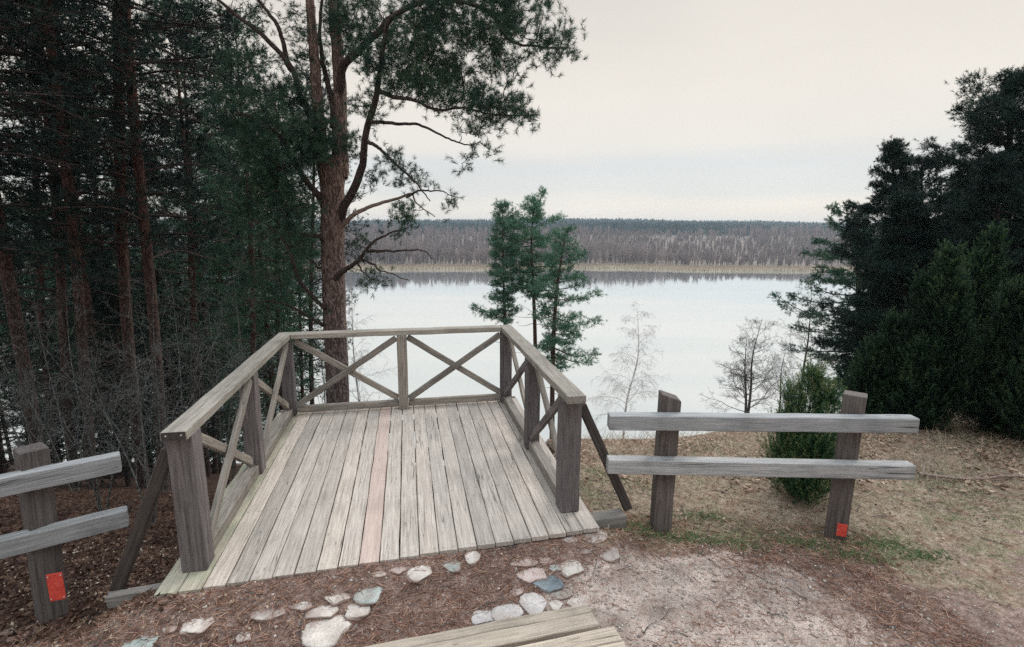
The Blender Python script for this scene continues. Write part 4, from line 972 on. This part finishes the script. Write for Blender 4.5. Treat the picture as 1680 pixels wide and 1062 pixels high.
for (lab, px, py, Y, ty, Rd, sd, npl, nl) in [
 ('leftmost and lowest dark juniper, behind the right fence post', 1440, 750, 7.4, 525, .42, 21, 700, 5),
 ('dark column juniper rising behind the right end of the fence rails', 1505, 758, 6.9, 400, .36, 22, 950, 4),
 ('broad dark juniper near the right edge, above the fallen branch', 1618, 765, 6.5, 470, .42, 23, 800, 5),
 ('dark juniper cut by the right edge of the photo', 1695, 775, 6.0, 400, .40, 24, 800, 4),
 ('tall olive juniper half hidden between the other dark junipers', 1570, 748, 8.2, 370, .46, 25, 950, 4),
 ('slim juniper standing just left of the tree cut by the right edge', 1655, 772, 7.4, 370, .36, 27, 850, 3)]:
    juniper(lab, px, py, Y, ty, Rd, sd, npl, 11, 10, .030, .006, M['juniper'], group=jg, lobes=nl, pl=.27, power=.8)

# --- bare trees and shrubs
def bare(mb, p, d, L, r, lvl, r2, kids, spread, lift, wander=.12, kshort=.62, k0=.25, mink=3):
    n = 8; pts = [np.array(p, float)]; d = unit(np.array(d, float)); dd = d.copy()
    for i in range(n - 1):
        dd = unit(dd + r2.normal(0, wander, 3) + np.array([0, 0, lift]) * (1 if lvl else .3)); pts.append(pts[-1] + dd * L / (n - 1))
    pts = np.array(pts); mb.tube(pts, np.linspace(r, r * .35, n), 6 if r > .03 else mink)
    if lvl >= len(kids): return
    for j in range(kids[lvl]):
        u = k0 + (1 - k0) * (j + r2.random()) / kids[lvl]; i = min(n - 2, int(u * (n - 1))); f = u * (n - 1) - i
        q = pts[i] * (1 - f) + pts[i + 1] * f; td = unit(pts[i + 1] - pts[i])
        a = r2.normal(size=3); a -= td * (a @ td); a = unit(a)
        s_ = spread * r2.uniform(.7, 1.3); nd_ = td * math.cos(s_) + a * math.sin(s_)
        bare(mb, q, nd_, L * kshort * r2.uniform(.6, 1.1) * (1.15 - .65 * u), r * .45 * (1.1 - .6 * u) + .0012, lvl + 1, r2, kids, spread, lift, wander, kshort, .15, mink)
def bare_tree(name, label, px, Y, topy, lean, r, mat, tmat, seed, kids, spread, lift, stems=1, group=None, cat='tree', twr=1.0, **k):
    p = aty(px, 600, Y); bz = float(ground_z(p[0], Y)); H = aty(px, topy, Y)[2] - bz
    r2 = np.random.default_rng(seed); t = thing(name, label, cat, (p[0], Y, bz), 0, group)
    mt_, mb_ = MB(), MB()
    for s_ in range(stems):
        ln = np.array(lean) + (r2.normal(0, .22, 2) if s_ else 0)
        h_ = H * (1 if s_ == 0 else r2.uniform(.6, .95)); n = 10
        c = curve([(0, 0, -.2), (ln[0] * h_ * .3, ln[1] * h_ * .3, h_ * .33), (ln[0] * h_ * .7 + r2.normal(0, .02) * h_, ln[1] * h_ * .7, h_ * .66), (ln[0] * h_, ln[1] * h_, h_)], n * 2)
        mt_.tube(c, np.linspace(r, r * .06, n * 2), 8 if r > .04 else 4)
        K = kids[0]
        for j in range(K):
            u = .22 + .76 * (j + r2.random()) / K; q = c[int(u * (2 * n - 1))]; a = j * 2.4 + r2.random()
            s2 = spread * r2.uniform(.75, 1.2); d = np.array([math.cos(a) * math.sin(s2), math.sin(a) * math.sin(s2), math.cos(s2)])
            bare(mb_, q, d, h_ * k.get('blen', .34) * (1.12 - u) * r2.uniform(.7, 1.15) + .08 * h_, r * k.get('bw', .2) * (1.15 - u) + .002 * twr, 1, r2, kids, spread * .8, lift, k.get('wander', .12), .55)
    link('trunk', mt_.mesh('trunk', True), mat, t); link('branches', mb_.mesh('branches'), tmat, t)
    return t
bare_tree('birch_tree', 'slender leafless birch standing alone before the lake, left of the fence post', 1027, 30, 500, (.055, 0), .085, M['birch'], M['birchtwig'], 3, (46, 9, 6, 4), .8, -.15, twr=1.8, blen=.24, wander=.12, bw=.2)
bare_tree('alder_tree', 'dark leafless alder with forked trunk standing on the brow before the lake', 1232, 20, 522, (.06, 0), .07, M['alder'], M['alder'], 8, (26, 8, 6, 4), 1.2, .03, stems=2, twr=1.8, blen=.40, wander=.18, bw=.25)
bare_tree('bare_tree', 'thin grey leafless tree in front of the level boughed pine', 1318, 17, 470, (.0, 0), .06, M['twig_grey'], M['twig_grey'], 14, (34, 10, 7), 1.15, .02, twr=1.2, blen=.24)
bare_tree('bare_tree', 'brownish leafless sapling left of the young juniper', 1285, 13, 560, (.02, 0), .035, M['twig_grey'], M['birchtwig'], 15, (28, 9, 6), 1.1, .02, twr=1.0, blen=.26)
bare_tree('bare_tree', 'pale leafless birch behind the left railing, right of the big pine', 590, 17, 470, (-.02, 0), .06, M['birch'], M['birchtwig'], 16, (32, 10, 7), .8, -.10, twr=1.0, blen=.22)
bare_tree('bare_shrub', 'leafless shrub seen through the left part of the back railing', 520, 10, 560, (.02, 0), .03, M['twig_grey'], M['twig_grey'], 17, (16, 6, 4), .7, .03, stems=3, twr=1, blen=.26, cat='shrub')
shr = [(40, 5.4, 520, 'grey twiggy thicket behind the left fence at the edge of the photo'), (130, 6.0, 470, 'leafless lichen grey shrub behind the top rail of the left fence'), (215, 5.4, 560, 'low tangled grey shrub between left fence and platform'),
       (285, 6.6, 450, 'tall leafless shrub with long arching twigs left of the handrail end'), (350, 7.4, 440, 'pale grey leafless shrub left of the sloping handrail'), (415, 8.4, 430, 'leafless shrub just behind the far left corner post'), (90, 8.0, 420, 'tall thin leafless shrub deeper in the wood on the left'), (240, 8.6, 400, 'slender forked leafless shrub among the red pine trunks')]
for i, (px, Y, ty, lab) in enumerate(shr):
    bare_tree('bare_shrub', lab, px, Y, ty, (rng.normal(0, .08), rng.normal(0, .05)), .016, M['twig_grey'], M['twig_grey'], 40 + i, (11, 6, 4), .95, .03, stems=3, group='leafless shrubs on the left', cat='shrub', twr=.5, blen=.42, wander=.22)

# --- the wood on the left
def wood_pine(seed, H, cs, nbr, sub, per, Lb, L=.10, w=.0145, n=13):
    r2 = np.random.default_rng(seed)
    mt_ = MB(); bend = r2.normal(0, .006, 2)
    zz = np.linspace(-.4, H, 26); c = np.stack([bend[0] * zz + .08 * np.sin(zz * .5 + seed), bend[1] * zz + .08 * np.cos(zz * .4 + seed), zz], 1)
    mt_.tube(c, np.interp(zz / H, [-.05, .05, .6, 1], [.135, .098, .078, .012]), 9)
    mbr = MB(); P = []; D = []; Mi = []
    for j in range(nbr):
        u = cs + (1 - cs) * ((j + r2.random()) / nbr) ** .9; q = np.array([np.interp(u * H, zz, c[:, k]) for k in range(3)])
        v = (u - cs) / (1 - cs); ln = Lb * (np.interp(v, [0, .25, .6, 1], [.75, 1.0, .85, .22])) * r2.uniform(.65, 1.2)
        a = j * 2.4 + r2.random(); d = np.array([math.cos(a), math.sin(a), np.interp(v, [0, .5, 1], [-.12, .15, .8]) + r2.normal(0, .12)])
        e = q + d * ln; m_ = q + d * ln * .5 + np.array([0, 0, .08 * ln]) + r2.normal(0, .06, 3) * ln
        bc = curve([q, m_, e], 9); mbr.tube(bc, np.linspace(.028 * (1.1 - v * .7), .006, 9), 4)
        for s_ in range(sub):
            f = .25 + .75 * (s_ + r2.random()) / sub; b0_ = bc[min(8, int(f * 8))]
            sl = ln * .38 * (1.1 - .5 * f) * r2.uniform(.5, 1.2); a2 = a + r2.choice([-1, 1]) * r2.uniform(.3, 1.2)
            sd = np.array([math.cos(a2), math.sin(a2), r2.normal(.12, .15)]); e2 = b0_ + sd * sl
            mbr.tube(np.array([b0_, b0_ + sd * sl * .5 + [0, 0, .04 * sl], e2]), [.009, .006, .003], 3)
            P.append(e2); D.append(sd); Mi.append(b0_ + sd * sl * .45)
    # dead stubs below the crown
    for j in range(14):
        u = r2.uniform(.10, max(cs, .14)); q = np.array([np.interp(u * H, zz, c[:, k]) for k in range(3)]); a = r2.random() * 6.28
        d = np.array([math.cos(a), math.sin(a), r2.normal(-.1, .2)]); ln = r2.uniform(.3, 1.4)
        mbr.tube(curve([q, q + d * ln * .5 + r2.normal(0, .08, 3), q + d * ln + r2.normal(0, .15, 3)], 5), np.linspace(.016, .004, 5), 3)
    P, D, Mi = map(np.array, (P, D, Mi))
    mbc = MB(); tuft_crown(mbc, P, unit(D), Mi, per, .095, n, .13, L, w, .35)
    return mt_, mbr, mbc
protos = []
specs = [(1, 13, .34, 70, 9, 6, 2.0), (2, 15, .40, 70, 9, 6, 2.1), (3, 12, .22, 74, 9, 7, 1.9), (4, 14, .28, 74, 9, 6, 2.2), (5, 7, .06, 70, 8, 6, 1.4)]
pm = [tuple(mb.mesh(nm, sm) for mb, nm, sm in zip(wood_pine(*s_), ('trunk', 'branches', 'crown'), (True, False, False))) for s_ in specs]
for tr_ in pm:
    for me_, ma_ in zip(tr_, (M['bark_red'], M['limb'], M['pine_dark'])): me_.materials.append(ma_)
def forest_pine(k, px, Y, tall, label, group, rz, girth=1.0, lit=False):
    p = aty(px, 560, Y); bz = float(ground_z(p[0], Y))
    if k not in protos_d:
        t = thing('pine_tree', label, 'tree', (p[0], Y, bz), rz, group)
        for me_, nm in zip(pm[k], ('trunk', 'branches', 'crown')):
            o = bpy.data.objects.new(nm, me_); COL.objects.link(o); o.parent = t
        protos_d[k] = t; t.scale = (girth, girth, tall)
        r = t
    else: r = dup(protos_d[k], (p[0], Y, bz), rz, (girth, tall), label, group)
    r.rotation_euler = (Matrix.Rotation(.05 + float(rng.normal(0, .012)), 3, 'Y') @ Matrix.Rotation(rz, 3, 'Z')).to_euler()
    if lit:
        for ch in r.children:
            if ch.name.startswith('crown'): ch.material_slots[0].link = 'OBJECT'; ch.material_slots[0].material = M['pine_lit']
protos_d = {}
front = [  # px at mid height, depth, variant, height factor, girth, label
 (18, 8.6, 1, .95, 1.05, 'thick red barked pine nearest the left edge of the photo'),
 (93, 10.5, 0, .95, .95, 'slightly bowed red pine trunk left of the dark straight one'),
 (118, 8.8, 3, .98, .85, 'straight dark trunked pine above the end of the left fence rails'),
 (140, 13, 1, 1.0, .9, 'slim reddish pine crossed by a pale bent branch'),
 (204, 10.2, 1, 1.0, 1.1, 'pine with a glowing red upper stem in the middle of the left wood'),
 (232, 9.6, 0, 1.02, 1.0, 'greyer pine trunk close to the right of the glowing red stem'),
 (300, 15, 3, .98, .9, 'pine standing behind the pale shrub left of the handrail'),
 (330, 19, 2, 1.05, .95, 'thin pine with low green boughs in the middle distance of the left wood'),
 (404, 13.5, 0, .9, .8, 'slender orange pine directly above the far left corner of the handrail'),
 (432, 17, 2, .95, .9, 'left stem of the twin orange trunks behind the back left corner post'),
 (447, 17.4, 0, .98, .85, 'right stem of the twin orange trunks behind the back left corner post'),
 (480, 24, 3, .9, .9, 'green pine low on the slope, just left of the big forked pine'),
 (-60, 7.5, 3, .95, 1.05, 'pine whose boughs hang in from beyond the left edge of the photo'),
 (60, 14, 2, 1.05, 1.0, 'bushy pine between the left edge trunk and the bowed red one'),
 (170, 17, 2, 1.1, 1.0, 'bushy dark pine filling the gap left of the glowing red stem'),
 (355, 24, 3, 1.1, 1.0, 'full crowned pine far down the slope above the sloping handrail'),
]
for i, (px, Y, k, tl, gi, lab) in enumerate(front): forest_pine(k, px, Y, tl, lab, 'pines of the left wood', float(rng.uniform(0, 6.28)), gi, 280 < px < 500 and Y > 12)
for i in range(15):
    px = -120 + 620 * (i + rng.random()) / 15; Y = float(rng.uniform(16, 40))
    forest_pine(int(rng.integers(0, 4)), px, Y, float(rng.uniform(.9, 1.25)), 'dark pine deep in the left wood behind the front trunks', 'deep pines of the left wood', float(rng.uniform(0, 6.28)), float(rng.uniform(.9, 1.25)))

for i, (px, Y, tl, lab) in enumerate([
 (160, 15, .95, 'young dark fir low on the slope below the glowing red stem'),
 (262, 17, 1.0, 'young fir down the slope between the greyer trunk and the pale shrub'),
 (180, 11, .62, 'low young fir behind the lichen grey shrubs, nearest of the firs on the left'),
 (95, 17, 1.05, 'young dark fir behind the bowed red trunk, level with the left fence top'),
 (300, 19.5, 1.0, 'young dark fir right below the pine by the pale shrub'),
 (15, 20, 1.35, 'tall young fir deep behind the left edge trunk'),
 (-45, 10.5, .85, 'young dark fir cut off by the left edge of the photo'),
 (215, 25, 1.45, 'tall young fir deep in the wood behind the greyer trunk'),
 (340, 21, 1.15, 'young green fir in front of the lake gap left of the far handrail corner'),
 (425, 26, 1.25, 'young green fir far down the slope behind the twin orange trunks'),
 (110, 22, 1.4, 'tall young fir deep in the wood behind the straight dark trunk'),
 (385, 32, 1.6, 'tall young fir standing near the shore left of the slender orange pine'),
 (300, 30, 1.7, 'tall young fir near the shore behind the pine by the pale shrub')]):
    forest_pine(4, px, Y, tl, lab, 'young firs of the left wood', float(rng.uniform(0, 6.28)), tl * float(rng.uniform(.95, 1.15)), px > 330)

# ------------------------------------------------------------------ fallen branch on the right
fb = MB(); A_ = lambda l: [np.append(atz(px, py, -.12)[:2], 0) for px, py in l]
def onground(l, dz): 
    out = []
    for (px, py), d in zip(l, dz):
        p = atz(px, py, -.10); p[2] = float(ground_z(p[0], p[1])) + d; out.append(p)
    return np.array(out)
c = curve(onground([(1508, 768), (1545, 771), (1600, 777), (1660, 776), (1720, 782)], (.05, .04, .03, .04, .03)), 24); fb.tube(c, np.linspace(.018, .012, 24), 7)
c2 = curve(onground([(1516, 768), (1519, 757), (1528, 752)], (.05, .10, .13)), 8); fb.tube(c2, np.linspace(.011, .004, 8), 5)
c3 = curve(onground([(1600, 777), (1630, 770), (1650, 772)], (.04, .09, .12)), 8); fb.tube(c3, np.linspace(.009, .004, 8), 5)
bs = c[0].copy(); o = link('fallen_branch', shift(fb, bs).mesh('fallen_branch', True), M['deadlimb']); o.location = tuple(float(v) for v in bs)
tag(o, 'pale fallen branch lying on the grass under the dark junipers', 'branch')

# ------------------------------------------------------------------ light
world = bpy.data.worlds.new('World'); scene.world = world; world.use_nodes = True
nt = world.node_tree; nt.nodes.clear()
SUN_EL, SUN_AZ = 38.0, 40.0          # azimuth clockwise from +Y
out = nt.nodes.new('ShaderNodeOutputWorld')
sky = nt.nodes.new('ShaderNodeTexSky'); sky.sky_type = 'NISHITA'; sky.sun_disc = False
sky.sun_elevation = R(SUN_EL); sky.sun_rotation = R(SUN_AZ)
bg1 = nt.nodes.new('ShaderNodeBackground'); nt.links.new(sky.outputs[0], bg1.inputs[0]); bg1.inputs[1].default_value = 0.07
tc = nt.nodes.new('ShaderNodeTexCoord'); sp = nt.nodes.new('ShaderNodeSeparateXYZ'); nt.links.new(tc.outputs['Generated'], sp.inputs[0])
mpn = nt.nodes.new('ShaderNodeMapping'); mpn.inputs['Scale'].default_value = (0.9, 0.9, 13); nt.links.new(tc.outputs['Generated'], mpn.inputs[0])
n1 = noise(nt, mpn.outputs[0], 1.6, 5, 0.5)
mp2 = nt.nodes.new('ShaderNodeMapping'); mp2.inputs['Scale'].default_value = (1, 1, 2.5); nt.links.new(tc.outputs['Generated'], mp2.inputs[0])
n2 = noise(nt, mp2.outputs[0], 1.4, 4, 0.5)
zz = math_(nt, 'ADD', sp.outputs[2], math_(nt, 'MULTIPLY', math_(nt, 'SUBTRACT', n1, 0.5), 0.07))
cc = ramp(nt, zz, [(0.0, (0.86, 0.80, 0.73)), (0.045, (0.88, 0.825, 0.75)), (0.066, (0.75, 0.755, 0.735)), (0.105, (0.71, 0.725, 0.72)), (0.135, (0.80, 0.765, 0.71)), (0.22, (0.82, 0.765, 0.69)), (0.42, (0.72, 0.675, 0.615)), (0.6, (0.60, 0.635, 0.67)), (1.0, (0.52, 0.57, 0.62))])
cc = mix(nt, 0.5, cc, ramp(nt, n2, [(0.35, g3(0.86)), (0.65, g3(1.08))]), 'MULTIPLY')
bg2 = nt.nodes.new('ShaderNodeBackground'); nt.links.new(cc, bg2.inputs[0]); mrz = nt.nodes.new('ShaderNodeMapRange'); mrz.interpolation_type = 'SMOOTHSTEP'
mrz.inputs[1].default_value = 0.40; mrz.inputs[2].default_value = 0.85; mrz.inputs[3].default_value = 0.92; mrz.inputs[4].default_value = 3.3
nt.links.new(sp.outputs[2], mrz.inputs[0]); nt.links.new(mrz.outputs[0], bg2.inputs[1])
mx = nt.nodes.new('ShaderNodeMixShader'); mx.inputs[0].default_value = 0.93
nt.links.new(bg1.outputs[0], mx.inputs[1]); nt.links.new(bg2.outputs[0], mx.inputs[2]); nt.links.new(mx.outputs[0], out.inputs[0])

sl = bpy.data.lights.new('sun', 'SUN'); sl.energy = 1.5; sl.angle = R(25); sl.color = (1.0, 0.94, 0.86)
so = bpy.data.objects.new('sun', sl); COL.objects.link(so)
sdir = Vector((math.sin(R(SUN_AZ)) * math.cos(R(SUN_EL)), math.cos(R(SUN_AZ)) * math.cos(R(SUN_EL)), math.sin(R(SUN_EL))))
so.rotation_euler = sdir.to_track_quat('Z', 'Y').to_euler(); so.location = (6, 4, 14)

hz = MB(); x0, x1, y0_, y1_, z0_, z1_ = -1450, 1450, -20, 1520, -30, 24
hv = [(x0, y0_, z0_), (x1, y0_, z0_), (x1, y1_, z0_), (x0, y1_, z0_), (x0, y0_, z1_), (x1, y0_, z1_), (x1, y1_, z1_), (x0, y1_, z1_)]
hz.add(hv, q=[(0, 3, 2, 1), (4, 5, 6, 7), (0, 1, 5, 4), (1, 2, 6, 5), (2, 3, 7, 6), (3, 0, 4, 7)])
hm = bpy.data.materials.new('haze_air'); hm.use_nodes = True; hn = hm.node_tree; hn.nodes.clear()
ho = hn.nodes.new('ShaderNodeOutputMaterial'); hp = hn.nodes.new('ShaderNodeVolumePrincipled')
hp.inputs['Color'].default_value = (0.66, 0.80, 0.92, 1); hp.inputs['Density'].default_value = 0.00033; hp.inputs['Anisotropy'].default_value = 0.3
hn.links.new(hp.outputs[0], ho.inputs['Volume'])
tag(link('haze', hz.mesh('haze'), hm), 'thin pale haze over the lake and the far woods', 'haze', kind='stuff')

vs = scene.view_settings; vs.view_transform = 'Standard'; vs.look = 'None'; vs.exposure = 0.22; vs.gamma = 1.0
cy = scene.cycles; cy.max_bounces = 6; cy.diffuse_bounces = 3; cy.glossy_bounces = 3; cy.transmission_bounces = 3; cy.transparent_max_bounces = 6
cy.use_denoising = False; cy.sample_clamp_indirect = 6
